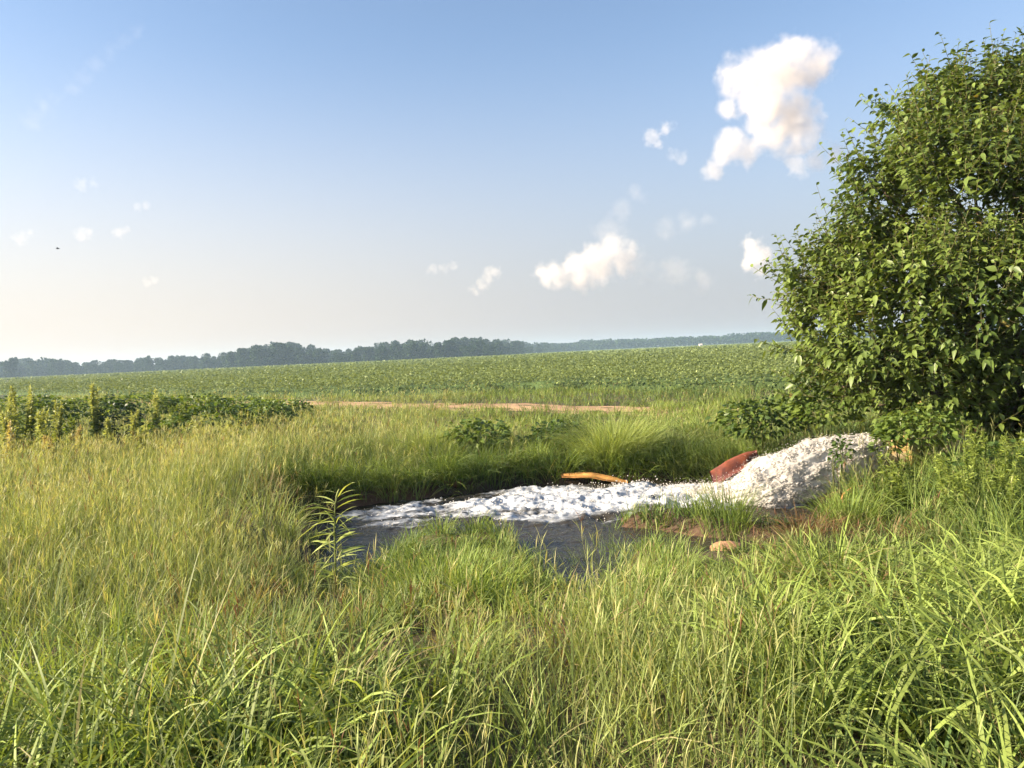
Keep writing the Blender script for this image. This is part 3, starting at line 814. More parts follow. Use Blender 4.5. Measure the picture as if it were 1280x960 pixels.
def crop(D0, D1, dens, size, side=.80):
    W = side * D1 + 6
    n = int(dens * 2 * W * (D1 - D0))
    x = rng.uniform(-W, W, n); y = rng.uniform(D0, D1, n)
    k = (np.abs(x) < side * y + 6)
    x, y = x[k], y[k]
    s = track_s(x, y)
    row = np.round((s - 26) / .97) * .97 + 26
    if size < .3:                                           # leaves gather along the rows
        ds = (row + rng.normal(0, .25, len(s))) - s
        x = x + NX * ds; y = y + NY * ds; s = s + ds
    edge = crop_edge(x * UX + y * UY) + .9 * fbm(x * .15, y * .15, oct=2, seed=71)
    k = s > edge
    x, y, s, row = x[k], y[k], s[k], row[k]
    n = len(x)
    prof = np.exp(-((s - row) / .34) ** 2) if size < .3 else np.ones(n)
    clump_ = fbm(x * .9, y * .9, oct=2, seed=73)
    z = height(x, y) + (.36 + .38 * prof + .14 * clump_) * (1 - .55 * rng.uniform(0, 1, n) ** 2.2)
    d = unit(n); d[:, 2] *= .45
    d, sd, nr = frames(d)
    L = size * rng.uniform(.65, 1.3, n)[:, None]
    tilt = rng.normal(0, .22, n)[:, None]
    sd = sd * np.cos(tilt) + nr * np.sin(tilt)
    c = np.stack([x, y, z], 1)
    V = np.stack([c, c + d * L * .5 - sd * L * .38, c + d * L + np.array([0, 0, -.2]) * L, c + d * L * .5 + sd * L * .38], 1)
    big = .5 + .5 * fbm(x * .05, y * .05, oct=3, seed=75)
    col = mixc(np.tile(np.array([.125, .165, .055]), (n, 1)), np.tile(np.array([.225, .275, .090]), (n, 1)), np.clip(.25 + .35 * big + .28 * rng.normal(0, 1, n), 0, 1))
    cr.add(V.reshape(-1, 3), np.arange(4 * n).reshape(-1, 4), None, np.repeat(col, 4, 0))


crop(22, 48, 80, .115)
crop(48, 90, 30, .17)
crop(90, 180, 8.0, .30)
crop(180, 430, 1.3, .65)
tag(cr.build('crop_plants', M_CROP), 'low green leafy row crop filling the flat field to the trees', 'crop', kind='stuff')
# closed canopy under the leaves, out to the trees
ss = np.concatenate([np.arange(22.0, 60, .24), np.geomspace(60, 1500, 90)])
tt_ = np.concatenate([-np.geomspace(1600, 60, 60), np.linspace(-59, 70, 90), np.geomspace(72, 1400, 60)])
Tm, Sm = np.meshgrid(tt_, ss)
Xc = UX * Tm + NX * Sm; Yc = UY * Tm + NY * Sm
ph = np.cos((Sm - 26) / .97 * 2 * math.pi)
Zc = height(Xc, Yc) + .34 + .13 * ph * (1 - sstep(45, 60, Sm)) + .08 * fbm(Xc * .4, Yc * .4, oct=2, seed=79) + .12 * sstep(50, 90, Sm)
Zc = np.where(Sm < crop_edge(Tm) + .8, height(Xc, Yc) - .12, Zc)
i = np.arange(Tm.size).reshape(Tm.shape)
q = np.stack([i[:-1, :-1], i[:-1, 1:], i[1:, 1:], i[1:, :-1]], -1).reshape(-1, 4)
kk = (Yc.ravel()[q].min(1) > 5) & (np.hypot(Xc, Yc).ravel()[q].max(1) < 1500)
cn = MB()
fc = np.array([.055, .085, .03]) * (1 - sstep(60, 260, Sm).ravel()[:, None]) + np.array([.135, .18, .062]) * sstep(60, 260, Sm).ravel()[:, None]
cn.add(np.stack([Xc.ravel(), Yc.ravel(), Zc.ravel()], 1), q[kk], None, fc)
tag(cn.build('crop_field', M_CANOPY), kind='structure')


# ------------------------------------------------------------------ woods at the far edge of the field
def tree_mesh(seed, H, Wd):
    r_ = np.random.default_rng(seed)
    m = MB()
    nb = 11
    cs = np.stack([r_.normal(0, Wd * .24, nb), r_.normal(0, Wd * .24, nb), H * r_.uniform(.30, .84, nb)], 1)
    rs = Wd * r_.uniform(.20, .33, nb)
    n = 1500
    i = r_.integers(0, nb, n)
    u = r_.normal(0, 1, (n, 3)); u /= np.linalg.norm(u, axis=1, keepdims=True)
    p = cs[i] + u * (rs[i] * r_.uniform(.75, 1.05, n))[:, None]
    p[:, 2] = np.clip(p[:, 2], .4, None)
    lo = int(n * .25)                                     # undergrowth that closes the skirt of the wood
    p[:lo, 0] = r_.normal(0, Wd * .34, lo); p[:lo, 1] = r_.normal(0, Wd * .3, lo); p[:lo, 2] = r_.uniform(.2, H * .38, lo)
    d = u + r_.normal(0, .6, (n, 3)); dd, s, nr = frames(d)
    L = r_.uniform(.55, 1.15, n)[:, None] * H / 14
    V = np.stack([p - dd * L, p - s * L * .8, p + dd * L, p + s * L * .8], 1)
    V[:, [1, 3]] += nr[:, None] * (L * .3)[:, None]
    t = r_.uniform(0, 1, n)
    col = mixc(np.tile(np.array([.008, .022, .008]), (n, 1)), np.tile(np.array([.036, .070, .018]), (n, 1)), t)
    m.add(V.reshape(-1, 3), np.arange(4 * n).reshape(-1, 4), None, np.repeat(col, 4, 0))
    return m, (cs, rs)


PROT = []
for sd_, H_, W_ in [(1, 14, 11), (2, 15, 10), (3, 13, 12), (4, 16, 9.5), (5, 12, 11)]:
    m, (cs, rs) = tree_mesh(sd_, H_, W_)
    tk = MB()
    tube(tk, bent((0, 0, -.3), (0, 0, H_ * .6), 0, 6, .02), np.linspace(.32, .10, 6), (.09, .075, .06), 7)
    for c in cs[:4]: tube(tk, bent((0, 0, H_ * .3), c, .05, 5, .05), np.linspace(.14, .05, 5), (.09, .075, .06), 5)
    PROT.append((m, tk, H_))
PM = []


def place_tree(px, Y, hpx, label, group='trees along the far edge of the field', wid=1.0):
    """a tree on the ground whose top reaches a given number of photo pixels above its foot"""
    d = ray(px, 450)
    x = d[0] / d[1] * Y
    H = hpx * Y / F
    k = int(rng.integers(len(PROT)))
    m, tk, H0 = PROT[k]
    sc = H / H0
    o = empty('field_tree', (x, Y, -.25))
    if len(PM) <= k or PM[k] is None:
        while len(PM) <= k: PM.append(None)
        a = m.build('crown', M_TREE, o); b = tk.build('trunk', M_BARK, o)
        PM[k] = (a, b)
    else:
        for s in PM[k]:
            c = s.copy(); COL.objects.link(c); c.parent = o
    o.scale = (sc * wid, sc * wid, sc); o.rotation_euler = (0, 0, float(rng.uniform(0, 6.28)))
    tag(o, label, 'tree', group)


def profile(px):
    xs = [-60, 10, 30, 60, 100, 180, 240, 290, 320, 350, 380, 410, 440, 470, 520, 570, 620, 660, 700, 760]
    hs = [24, 23, 26, 22, 17, 16.5, 17, 19, 26, 28, 25, 17, 16, 22, 23, 23, 20, 15, 11.5, 9]
    return np.interp(px, xs, hs)


front = 'tree in the front row of the hazy wood beyond the crop'
back = 'tree rising behind the front row of the hazy wood'
for px in np.arange(-100, 770, 9.0):
    left = px < 295
    Y = (560 if left else 500) + 5.0 * max(0, px - 610)
    hp = profile(px)
    place_tree(px + rng.normal(0, 3), Y + rng.normal(0, 12), hp * rng.uniform(.62, 1.0), front)
for px in np.arange(-94, 690, 10):
    place_tree(px + rng.normal(0, 4), 600 + 5.0 * max(0, px - 600) + rng.normal(0, 15), profile(px) * rng.uniform(.85, 1.08), back, 'trees of the second row of the wood')
place_tree(12, 470, 27, 'taller tree with a ragged top at the far left edge', wid=.8)
place_tree(42, 545, 21, 'round tree next to the ragged one at far left')
place_tree(184, 540, 21, 'single thin tree poking above the low left part of the wood', wid=.55)
place_tree(306, 480, 25, 'tree where the wood steps up from low to tall')
place_tree(352, 480, 30, 'broadest and highest tree hump of the wood left of centre', wid=1.3)
# the bluish wood farther off on the right is one mass
wd = MB()
for px in np.arange(640, 1500, 5.0):
    for Yb in (1000, 1040):
        d = ray(px, 440); Y = Yb + rng.normal(0, 12)
        x = d[0] / d[1] * Y
        H = (11.5 + 2.2 * fbm(np.array([px * .02]), np.array([0.]), oct=3, seed=91)[0]) * Y / F * rng.uniform(.8, 1.1)
        n = 130
        p = np.stack([x + rng.normal(0, 5, n), Y + rng.normal(0, 5, n), -.3 + H * np.clip(rng.uniform(0, 1, n) ** .7, .03, 1) * (1 - .0 * px)], 1)
        k = np.hypot((p[:, 0] - x) / 9, (p[:, 2] - H * .3) / (H * .75)) < 1
        p = p[k]; n = len(p)
        dd, s, nr = frames(unit(n)); L = rng.uniform(.9, 2.0, n)[:, None]
        V = np.stack([p - dd * L, p - s * L, p + dd * L, p + s * L], 1)
        wd.add(V.reshape(-1, 3), np.arange(4 * n).reshape(-1, 4), None, np.repeat(np.array([[.02, .04, .015]]) * rng.uniform(.7, 1.3, (n, 1)), 4, 0))
tag(wd.build('distant_woods', M_TREE), 'low bluish wood along the horizon on the right', 'woods', kind='stuff')


# ------------------------------------------------------------------ small far things
def box(mb, lo, hi, c):
    x0, y0, z0 = lo; x1, y1, z1 = hi
    v = [(x, y, z) for z in (z0, z1) for y in (y0, y1) for x in (x0, x1)]
    mb.add(v, [(0, 2, 3, 1), (4, 5, 7, 6), (0, 1, 5, 4), (2, 6, 7, 3), (0, 4, 6, 2), (1, 3, 7, 5)], None, c)


c = P(876, 437, 420)
hx = empty('farm_shed', (c[0], 420, -.25)); hx.scale = (.7, .7, .8); tag(hx, 'tiny pale shed far out in the crop near the right horizon', 'shed')
m = MB(); box(m, (-1.1, -1.0, 0), (1.1, 1.0, 2.0), (.72, .66, .62)); box(m, (-.35, -1.03, 0), (.35, -1.003, 1.7), (.35, .3, .28)); m.build('wall', M_PIPE if False else M_STONE, hx, smooth=False)
m = MB(); m.add([(-1.3, -1.2, 2.0), (1.3, -1.2, 2.0), (1.3, 1.2, 2.0), (-1.3, 1.2, 2.0), (-1.3, 0, 2.6), (1.3, 0, 2.6)], [(0, 1, 5, 4), (2, 3, 4, 5), (3, 2, 1, 0)], [(0, 4, 3), (1, 2, 5)], (.7, .6, .58)); m.build('roof', M_STONE, hx, smooth=False)

bc = P(72, 311, 90)
bd = empty('bird', bc); tag(bd, 'small dark bird gliding in the pale sky at left', 'bird')
m = MB(); tube(m, [(-.20, 0, 0), (-.12, 0, .01), (0, 0, .02), (.12, 0, .02), (.17, 0, .03), (.22, 0, .02)], [.012, .045, .06, .05, .04, .008], (.05, .05, .055), 8); m.build('body', M_STONE, bd)
for sgn in (-1, 1):
    m = MB()
    pts = [(.06, .05, .03), (.10, .25, .12), (.03, .50, .10), (-.08, .62, .06), (-.04, .28, .10), (-.08, .05, .02)]
    up = np.array([(x, sgn * y, z) for x, y, z in pts]); dn = up - np.array([0, 0, .015])
    v = np.concatenate([up, dn])
    m.add(v, [(0, 1, 4, 5), (1, 2, 3, 4), (6, 11, 10, 7), (7, 10, 9, 8)] + [(j, j + 6, (j + 1) % 6 + 6, (j + 1) % 6) for j in range(6)], None, (.06, .06, .065))
    m.build('wing', M_STONE, bd)
bd.rotation_euler = (0, 0, R(25))


# ------------------------------------------------------------------ rusty steel, stone and pipe
def sheet(name, label, cat, A, B, wv, sag, th, col, n=26, k=9, curl=.25, mat=None):
    """a bent steel sheet from A to B; wv is its width vector"""
    A, B, wv = (np.asarray(q, float) for q in (A, B, wv))
    ax = B - A; nrm = np.cross(ax, wv); nrm /= np.linalg.norm(nrm)
    if nrm[2] < 0: nrm = -nrm
    m = MB()
    t = np.linspace(0, 1, n); s = np.linspace(-.5, .5, k)
    T, S = np.meshgrid(t, s)
    wn = np.linalg.norm(wv)
    taper = np.minimum(1, .45 + 2.4 * np.minimum(T, 1 - T))
    ctr = A + T[..., None] * ax + S[..., None] * taper[..., None] * wv
    up = (sag * np.sin(T * math.pi) + curl * wn * (np.cos(S * math.pi) - .3) + .022 * fbm(T * 5, S * 3, oct=3, seed=int(abs(A[0]) * 37)))[..., None] * nrm
    top = ctr + up; bot = top - nrm * th
    i = np.arange(n * k).reshape(k, n)
    q = np.stack([i[:-1, :-1], i[:-1, 1:], i[1:, 1:], i[1:, :-1]], -1).reshape(-1, 4)
    qb = q[:, ::-1] + n * k
    rim = np.concatenate([i[0, :], i[1:, -1], i[-1, -2::-1], i[-2:0:-1, 0]])
    rr = np.stack([rim, np.roll(rim, -1), np.roll(rim, -1) + n * k, rim + n * k], -1)
    nc = np.clip(.5 + .9 * fbm(T * 4, S * 4, oct=3, seed=3), 0, 1).ravel()
    cc = mixc(np.tile(np.asarray(col[0]), (n * k, 1)), np.tile(np.asarray(col[1]), (n * k, 1)), nc)
    m.add(np.concatenate([top.reshape(-1, 3), bot.reshape(-1, 3)]), np.concatenate([q, qb, rr]), None, np.concatenate([cc, cc]))
    o = m.build(name, mat or M_RUST, origin=A); tag(o, label, cat)
    return o


RED = ((.26, .070, .030), (.11, .036, .034)); ORG = ((.62, .33, .10), (.50, .22, .065))
sheet('rusty_sheet', 'bent red brown rusty sheet leaning out of the water behind the jet', 'steel sheet', P(890, 600, 12.3), P(948, 571, 12.6), np.array([.12, .42, .10]), .06, .03, RED, curl=.42)
sheet('rusty_sheet', 'curved bright orange rusty sheet on the far edge of the pool', 'steel sheet', P(702, 594, 13.25), P(784, 603, 13.15), np.array([0, .26, .045]), .07, .018, ORG, curl=.06, mat=M_ORANGE)
sheet('rusty_sheet', 'small brown rusty sheet in the bank grass at the left end of the pool', 'steel sheet', P(548, 601, 13.1), P(578, 604, 13.0), np.array([0, .3, .08]), .03, .025, ((.20, .085, .045), (.12, .05, .03)), curl=.15)
sheet('rusty_sheet', 'flat reddish sheet lying in the shallows left of the white water', 'steel sheet', P(492, 660, 10.75), P(600, 662, 10.5), np.array([.05, .36, .0]), .01, .03, ((.26, .12, .085), (.16, .07, .05)), curl=.03)
sheet('rusty_sheet', 'long brown red sheet in the shallows under the foam', 'steel sheet', P(770, 664, 10.1), P(884, 668, 9.95), np.array([.05, .45, .02]), .03, .03, ((.15, .07, .045), (.09, .045, .032)), curl=.04)
sheet('rusty_plate', 'orange rusty plate glimpsed through grass under the jet', 'steel plate', P(1052, 622, 9.8), P(1096, 616, 9.9), np.array([0, .06, -.26]), .02, .03, ORG, curl=.05)

c = P(910, 697, 8.3)
st = MB()
nu, nv_ = 22, 14
U, Vv = np.meshgrid(np.linspace(0, 2 * math.pi, nu, endpoint=False), np.linspace(.02, math.pi - .02, nv_))
sx, sy, sz = np.sin(Vv) * np.cos(U), np.sin(Vv) * np.sin(U), np.cos(Vv)
rr = 1 + .28 * fbm(sx * 1.6 + 3, sy * 1.6, sz * 1.6, oct=4, seed=19)
v = np.stack([.19 * sx * rr, .14 * sy * rr, .085 * sz * rr], -1).reshape(-1, 3) + np.array([c[0], c[1], -.60])
i = np.arange(nu * nv_).reshape(nv_, nu)
st.add(v, np.stack([i[:-1], i[1:], np.roll(i[1:], -1, 1), np.roll(i[:-1], -1, 1)], -1).reshape(-1, 4), None, (.36, .20, .11))
tag(st.build('stone', M_STONE, origin=(c[0], c[1], -.66)), 'tan stone lying at the water edge in front of the foam', 'stone')

# the pipe that feeds the jet, half hidden in the shrub
pa = P(1100, 566, 11.0); pb = P(1215, 557, 10.6)
pr_ = empty('discharge_pipe', pa); tag(pr_, 'pale yellow weathered well pipe half hidden in the shrub, source of the jet', 'pipe')
m = MB()
ax = pb - pa
kx = 20
pts = np.array([pa + ax * t for t in (0, .02, .3, .6, 1.0)])
tube(m, pts, [.17, .17, .17, .17, .17], (.46, .38, .24), kx)
m.build('barrel', M_PIPE, pr_, origin=pa)
m = MB(); tube(m, np.array([pa + ax * t for t in (.30, .305, .34, .345)]), [.17, .23, .23, .17], (.42, .25, .10), kx); m.build('flange', M_PIPE, pr_, origin=pa)
for k_ in range(8):
    m = MB(); a = k_ * math.pi / 4
    an = ax / np.linalg.norm(ax); s1 = np.cross(an, [0, 0, 1.0]); s1 /= np.linalg.norm(s1); s2 = np.cross(s1, an)
    o_ = pa + ax * .32 + (s1 * math.cos(a) + s2 * math.sin(a)) * .205
    tube(m, [o_ - an * .045, o_ - an * .03, o_ + an * .03, o_ + an * .045], [.016, .018, .018, .016], (.3, .17, .08), 6); m.build('bolt', M_RUST, pr_, origin=pa)

# ------------------------------------------------------------------ water
JET = np.array([P(1108, 566, 11.05), P(1085, 567, 11.05), P(1055, 573, 11.0), P(1020, 584, 11.0), P(985, 598, 10.95), P(952, 614, 10.95), P(922, 623, 11.0), P(885, 628, 11.3), P(845, 630, 11.5), P(800, 636, 11.6)])
JR = np.array([.20, .25, .31, .36, .38, .34, .26, .20, .15, .05])
PATH = [P(960, 628, 11.2), P(880, 626, 11.5), P(780, 622, 11.6), P(690, 624, 11.6), P(600, 632, 11.45), P(520, 640, 11.4), P(470, 643, 11.35)]


def stream(x, y):
    """how much the surface churns: 1 at the foot of the jet, less downstream"""
    best = np.full(np.shape(x), 0.0); dist = np.full(np.shape(x), 9.0)
    st_ = [1.0, 1.0, .95, .88, .80, .68, .45]; wd_ = [.75, 1.4, 1.75, 1.8, 1.55, 1.2, .9]
    for (a, b, s0, s1, w0, w1) in zip(PATH[:-1], PATH[1:], st_[:-1], st_[1:], wd_[:-1], wd_[1:]):
        dx, dy = b[0] - a[0], b[1] - a[1]
        t = np.clip(((x - a[0]) * dx + (y - a[1]) * dy) / (dx * dx + dy * dy), 0, 1)
        d = np.hypot(x - a[0] - t * dx, y - a[1] - t * dy) / (w0 + (w1 - w0) * t)
        f = (s0 + (s1 - s0) * t) * (1 - sstep(.15, 1.25, d))
        best = np.maximum(best, f)
    return best


wx = np.arange(-4.2, 5.6, .025); wy = np.arange(6.3, 14.6, .025)


def wz(x, y):
    f = stream(x, y)
    calm = .022 * fbm(x * 2.6, y * 5.0, oct=3, seed=101) + .010 * fbm(x * 9, y * 15, oct=3, seed=103)
    wx_ = x + .25 * fbm(x * 1.1, y * 1.1, oct=2, seed=105); wy_ = y + .25 * fbm(x * 1.1 + 7, y * 1.1, oct=2, seed=106)
    rid = (1 - np.abs(fbm(wx_ * 1.7, wy_ * 2.3, oct=4, seed=107, gain=.55)) * 2.1)
    fine = 1 - np.abs(fbm(x * 7, y * 9, oct=3, seed=109)) * 2
    hump = .10 * np.exp(-((x - 2.0) ** 2 / .2 + (y - 12.5) ** 2 / .12)) + .09 * np.exp(-((x - .2) ** 2 / .3 + (y - 12.7) ** 2 / .1)) + .08 * np.exp(-((x - 3.1) ** 2 / .25 + (y - 11.4) ** 2 / .3))
    return WATER_Z + calm + f * (.02 + .10 * rid + .045 * fine) + f * hump


wv_, wq = gridmesh(wx, wy, wz)
keep = pool(wv_[:, 0], wv_[:, 1])[wq].min(1) < .9
fo = stream(wv_[:, 0], wv_[:, 1])
rel = (wv_[:, 2] - WATER_Z) / (.20 * np.maximum(fo, .05) + .02)
pat = fbm(wv_[:, 0] * 1.5 + .6 * fbm(wv_[:, 0], wv_[:, 1] * 2, oct=2, seed=114), wv_[:, 1] * 4.6, oct=5, seed=113, gain=.62)
amount = np.clip(fo * 1.45 + 1.0 * pat * (fo > .01) + .30 * (rel - .5) * (fo > .01) - .24, 0, 1)
w = MB(); w.add(wv_, wq[keep], None, (.03, .03, .03), amount)

m, nt, out = newmat('pool_water')
at = N(nt, 'ShaderNodeAttribute', attribute_name='amount')
tc = N(nt, 'ShaderNodeTexCoord')
nz = N(nt, 'ShaderNodeTexNoise'); nz.inputs['Scale'].default_value = 13; nz.inputs['Detail'].default_value = 6; nz.inputs['Roughness'].default_value = .65
mp0 = N(nt, 'ShaderNodeMapping'); mp0.inputs['Scale'].default_value = (.55, 1.6, 1)
nt.links.new(tc.outputs['Object'], mp0.inputs['Vector']); nt.links.new(mp0.outputs[0], nz.inputs['Vector'])
mr = N(nt, 'ShaderNodeMapRange', interpolation_type='SMOOTHSTEP'); mr.inputs['From Min'].default_value = .30; mr.inputs['From Max'].default_value = .95
nt.links.new(mth(nt, 'ADD', at.outputs['Fac'], mth(nt, 'MULTIPLY', mth(nt, 'SUBTRACT', nz.outputs['Fac'], .5), .9)), mr.inputs['Value'])
wa = N(nt, 'ShaderNodeBsdfPrincipled'); wa.inputs['Base Color'].default_value = (.034, .030, .022, 1); wa.inputs['Roughness'].default_value = .10; wa.inputs['IOR'].default_value = 1.33
nb = N(nt, 'ShaderNodeTexNoise'); nb.inputs['Scale'].default_value = 24; nb.inputs['Detail'].default_value = 3
mp = N(nt, 'ShaderNodeMapping'); mp.inputs['Scale'].default_value = (.7, 1.5, 1)
nt.links.new(tc.outputs['Object'], mp.inputs['Vector']); nt.links.new(mp.outputs[0], nb.inputs['Vector'])
bp = N(nt, 'ShaderNodeBump'); bp.inputs['Strength'].default_value = .7; bp.inputs['Distance'].default_value = .02
nt.links.new(nb.outputs['Fac'], bp.inputs['Height']); nt.links.new(bp.outputs[0], wa.inputs['Normal'])
fm = N(nt, 'ShaderNodeBsdfPrincipled'); fq = N(nt, 'ShaderNodeMapRange'); fq.inputs['From Min'].default_value = .36; fq.inputs['From Max'].default_value = .60; nt.links.new(nz.outputs['Fac'], fq.inputs['Value'])
fcx = N(nt, 'ShaderNodeMix', data_type='RGBA'); fcx.inputs[6].default_value = (.34, .38, .44, 1); fcx.inputs[7].default_value = (.62, .64, .67, 1)
nt.links.new(fq.outputs['Result'], fcx.inputs[0]); nt.links.new(fcx.outputs[2], fm.inputs['Base Color']); fm.inputs['Roughness'].default_value = .35
fm.inputs['Subsurface Weight'].default_value = .0
b2 = N(nt, 'ShaderNodeBump'); b2.inputs['Strength'].default_value = .3; b2.inputs['Distance'].default_value = .03
nt.links.new(nz.outputs['Fac'], b2.inputs['Height']); nt.links.new(b2.outputs[0], fm.inputs['Normal'])
tr = N(nt, 'ShaderNodeBsdfTranslucent'); tr.inputs['Color'].default_value = (.8, .85, .9, 1)
f2 = N(nt, 'ShaderNodeMixShader'); f2.inputs[0].default_value = .18
nt.links.new(fm.outputs[0], f2.inputs[1]); nt.links.new(tr.outputs[0], f2.inputs[2])
mx = N(nt, 'ShaderNodeMixShader')
nt.links.new(mr.outputs['Result'], mx.inputs[0]); nt.links.new(wa.outputs[0], mx.inputs[1]); nt.links.new(f2.outputs[0], mx.inputs[2])
nt.links.new(mx.outputs[0], out.inputs['Surface'])
tag(w.build('water', m), kind='structure')

# the jet: a lumpy frothing rope of water
m, nt, out = newmat('white_water')
tc = N(nt, 'ShaderNodeTexCoord')
nz = N(nt, 'ShaderNodeTexNoise'); nz.inputs['Scale'].default_value = 20; nz.inputs['Detail'].default_value = 6; nz.inputs['Roughness'].default_value = .65
nt.links.new(tc.outputs['Object'], nz.inputs['Vector'])
b = N(nt, 'ShaderNodeBsdfPrincipled'); b.inputs['Roughness'].default_value = .22
cr2 = N(nt, 'ShaderNodeMapRange'); cr2.inputs['From Min'].default_value = .34; cr2.inputs['From Max'].default_value = .50
nt.links.new(nz.outputs['Fac'], cr2.inputs['Value'])
fx = N(nt, 'ShaderNodeMix', data_type='RGBA'); fx.inputs[6].default_value = (.50, .465, .42, 1); fx.inputs[7].default_value = (.70, .665, .62, 1)
nt.links.new(cr2.outputs['Result'], fx.inputs[0]); nt.links.new(fx.outputs[2], b.inputs['Base Color'])
bp = N(nt, 'ShaderNodeBump'); bp.inputs['Strength'].default_value = .5; bp.inputs['Distance'].default_value = .02
nt.links.new(nz.outputs['Fac'], bp.inputs['Height']); nt.links.new(bp.outputs[0], b.inputs['Normal'])
t_ = N(nt, 'ShaderNodeBsdfTranslucent'); t_.inputs['Color'].default_value = (.85, .85, .85, 1)
mx = N(nt, 'ShaderNodeMixShader'); mx.inputs[0].default_value = .38
nt.links.new(b.outputs[0], mx.inputs[1]); nt.links.new(t_.outputs[0], mx.inputs[2]); nt.links.new(mx.outputs[0], out.inputs['Surface'])
M_FROTH = m


def spline(pts, vals, n):
    t0 = np.linspace(0, 1, len(pts)); t = np.linspace(0, 1, n)
    p = np.stack([np.interp(t, t0, pts[:, k]) for k in range(3)], 1)
    r = np.interp(t, t0, vals)
    ker = np.hanning(2 * (n // 14) + 3); ker /= ker.sum(); h = len(ker) // 2
    for arr in ([p[:, 0], p[:, 1], p[:, 2]] + [r]):
        e = np.concatenate([np.full(h, arr[0]), arr, np.full(h, arr[-1])])
        arr[:] = np.convolve(e, ker, 'valid')
    return p, r


nj, kj = 300, 150
cp, cr_ = spline(JET, JR, nj)
d = np.gradient(cp, axis=0); d /= np.linalg.norm(d, axis=1, keepdims=True)
s = np.cross(d, [0, 0, 1.0]); s /= np.linalg.norm(s, axis=1, keepdims=True); u = np.cross(s, d)
a = np.arange(kj) * 2 * math.pi / kj
ring = s[:, None] * np.cos(a)[None, :, None] + u[:, None] * np.sin(a)[None, :, None]
base = cp[:, None] + ring * cr_[:, None, None]
q3 = base * np.array([2.3, 3.2, 3.2])
along = np.linspace(0, 1, nj)[:, None] * np.ones((1, kj))
amp = (.10 + .34 * sstep(0, .5, along))
big = fbm(q3[..., 0], q3[..., 1], q3[..., 2], oct=3, seed=131)
mid = 1 - 2 * np.abs(fbm(base[..., 0] * 7, base[..., 1] * 9, base[..., 2] * 9, oct=3, seed=133))
fin = 1 - 2 * np.abs(fbm(base[..., 0] * 15, base[..., 1] * 22, base[..., 2] * 22, oct=3, seed=135))
fl = fbm(along * 17 + big, np.cos(a)[None] * 7 + 0 * along, np.sin(a)[None] * 7 + 0 * along, oct=3, seed=137)
gran = fbm(base[..., 0] * 34, base[..., 1] * 34, base[..., 2] * 34, oct=2, seed=139)
disp = cr_[:, None] * (amp * big * .6) + .016 * mid * (.4 + along) + .010 * fin + .042 * fl + .006 * gran
v = base + ring * disp[..., None]
i = np.arange(nj * kj).reshape(nj, kj)
q = np.stack([i[:-1], np.roll(i[:-1], -1, 1), np.roll(i[1:], -1, 1), i[1:]], -1).reshape(-1, 4)
v2 = np.concatenate([v.reshape(-1, 3), cp[[0, -1]]])
tr_ = [(i[0, (j + 1) % kj], i[0, j], nj * kj) for j in range(kj)] + [(i[-1, j], i[-1, (j + 1) % kj], nj * kj + 1) for j in range(kj)]
jt = empty('water_jet', cp[0]); tag(jt, 'thick white jet of frothing water gushing from the pipe into the pool', 'water jet')
m = MB(); m.add(v2, q, tr_); m.build('froth', M_FROTH, jt, origin=cp[0])


def drops(mb, p, r, dirs=None, stretch=1.0):
    """small eight-faced beads of water, stretched a little"""
    n = len(p)
    o = np.array([(1, 0, 0), (-1, 0, 0), (0, 1, 0), (0, -1, 0), (0, 0, 1.25), (0, 0, -1.25)], float)
    W_ = o[None] * r[:, None, None] * rng.uniform(.7, 1.3, (n, 1, 3))
    if dirs is not None:
        W_ = W_ + dirs[:, None] * (np.sum(W_ * dirs[:, None], 2, keepdims=True) * (stretch - 1))
    V = p[:, None] + W_
    f = np.array([(0, 2, 4), (2, 1, 4), (1, 3, 4), (3, 0, 4), (2, 0, 5), (1, 2, 5), (3, 1, 5), (0, 3, 5)])
    mb.add(V.reshape(-1, 3), None, (np.arange(n)[:, None, None] * 6 + f[None]).reshape(-1, 3))


sp_ = MB()
nn = 7000
ii = (rng.uniform(0, 1, nn) ** .7 * (nj - 1)).astype(int); jj = rng.integers(0, kj, nn)
off = np.abs(rng.normal(0, .055, nn)) * (.3 + 1.2 * ii / nj)
drops(sp_, v[ii, jj] + ring[ii, jj] * off[:, None] + rng.normal(0, .015, (nn, 3)), rng.uniform(.0015, .0055, nn))
n2_ = 62000
ii = (rng.uniform(0, 1, n2_) * (nj - 1)).astype(int); jj = rng.integers(0, kj, n2_)
kk_ = fbm(v[ii, jj, 0] * 9, v[ii, jj, 1] * 9, v[ii, jj, 2] * 12, oct=2, seed=151) > -.18
ii, jj = ii[kk_], jj[kk_]
dj = d[ii] + rng.normal(0, .16, (len(ii), 3)); dj /= np.linalg.norm(dj, axis=1, keepdims=True)
drops(sp_, v[ii, jj] + ring[ii, jj] * rng.normal(.004, .010, len(ii))[:, None], rng.uniform(.002, .0058, len(ii)), dj, 5.5)
o = sp_.build('spray', M_FROTH, jt, origin=cp[0]); tag(o, kind='stuff')
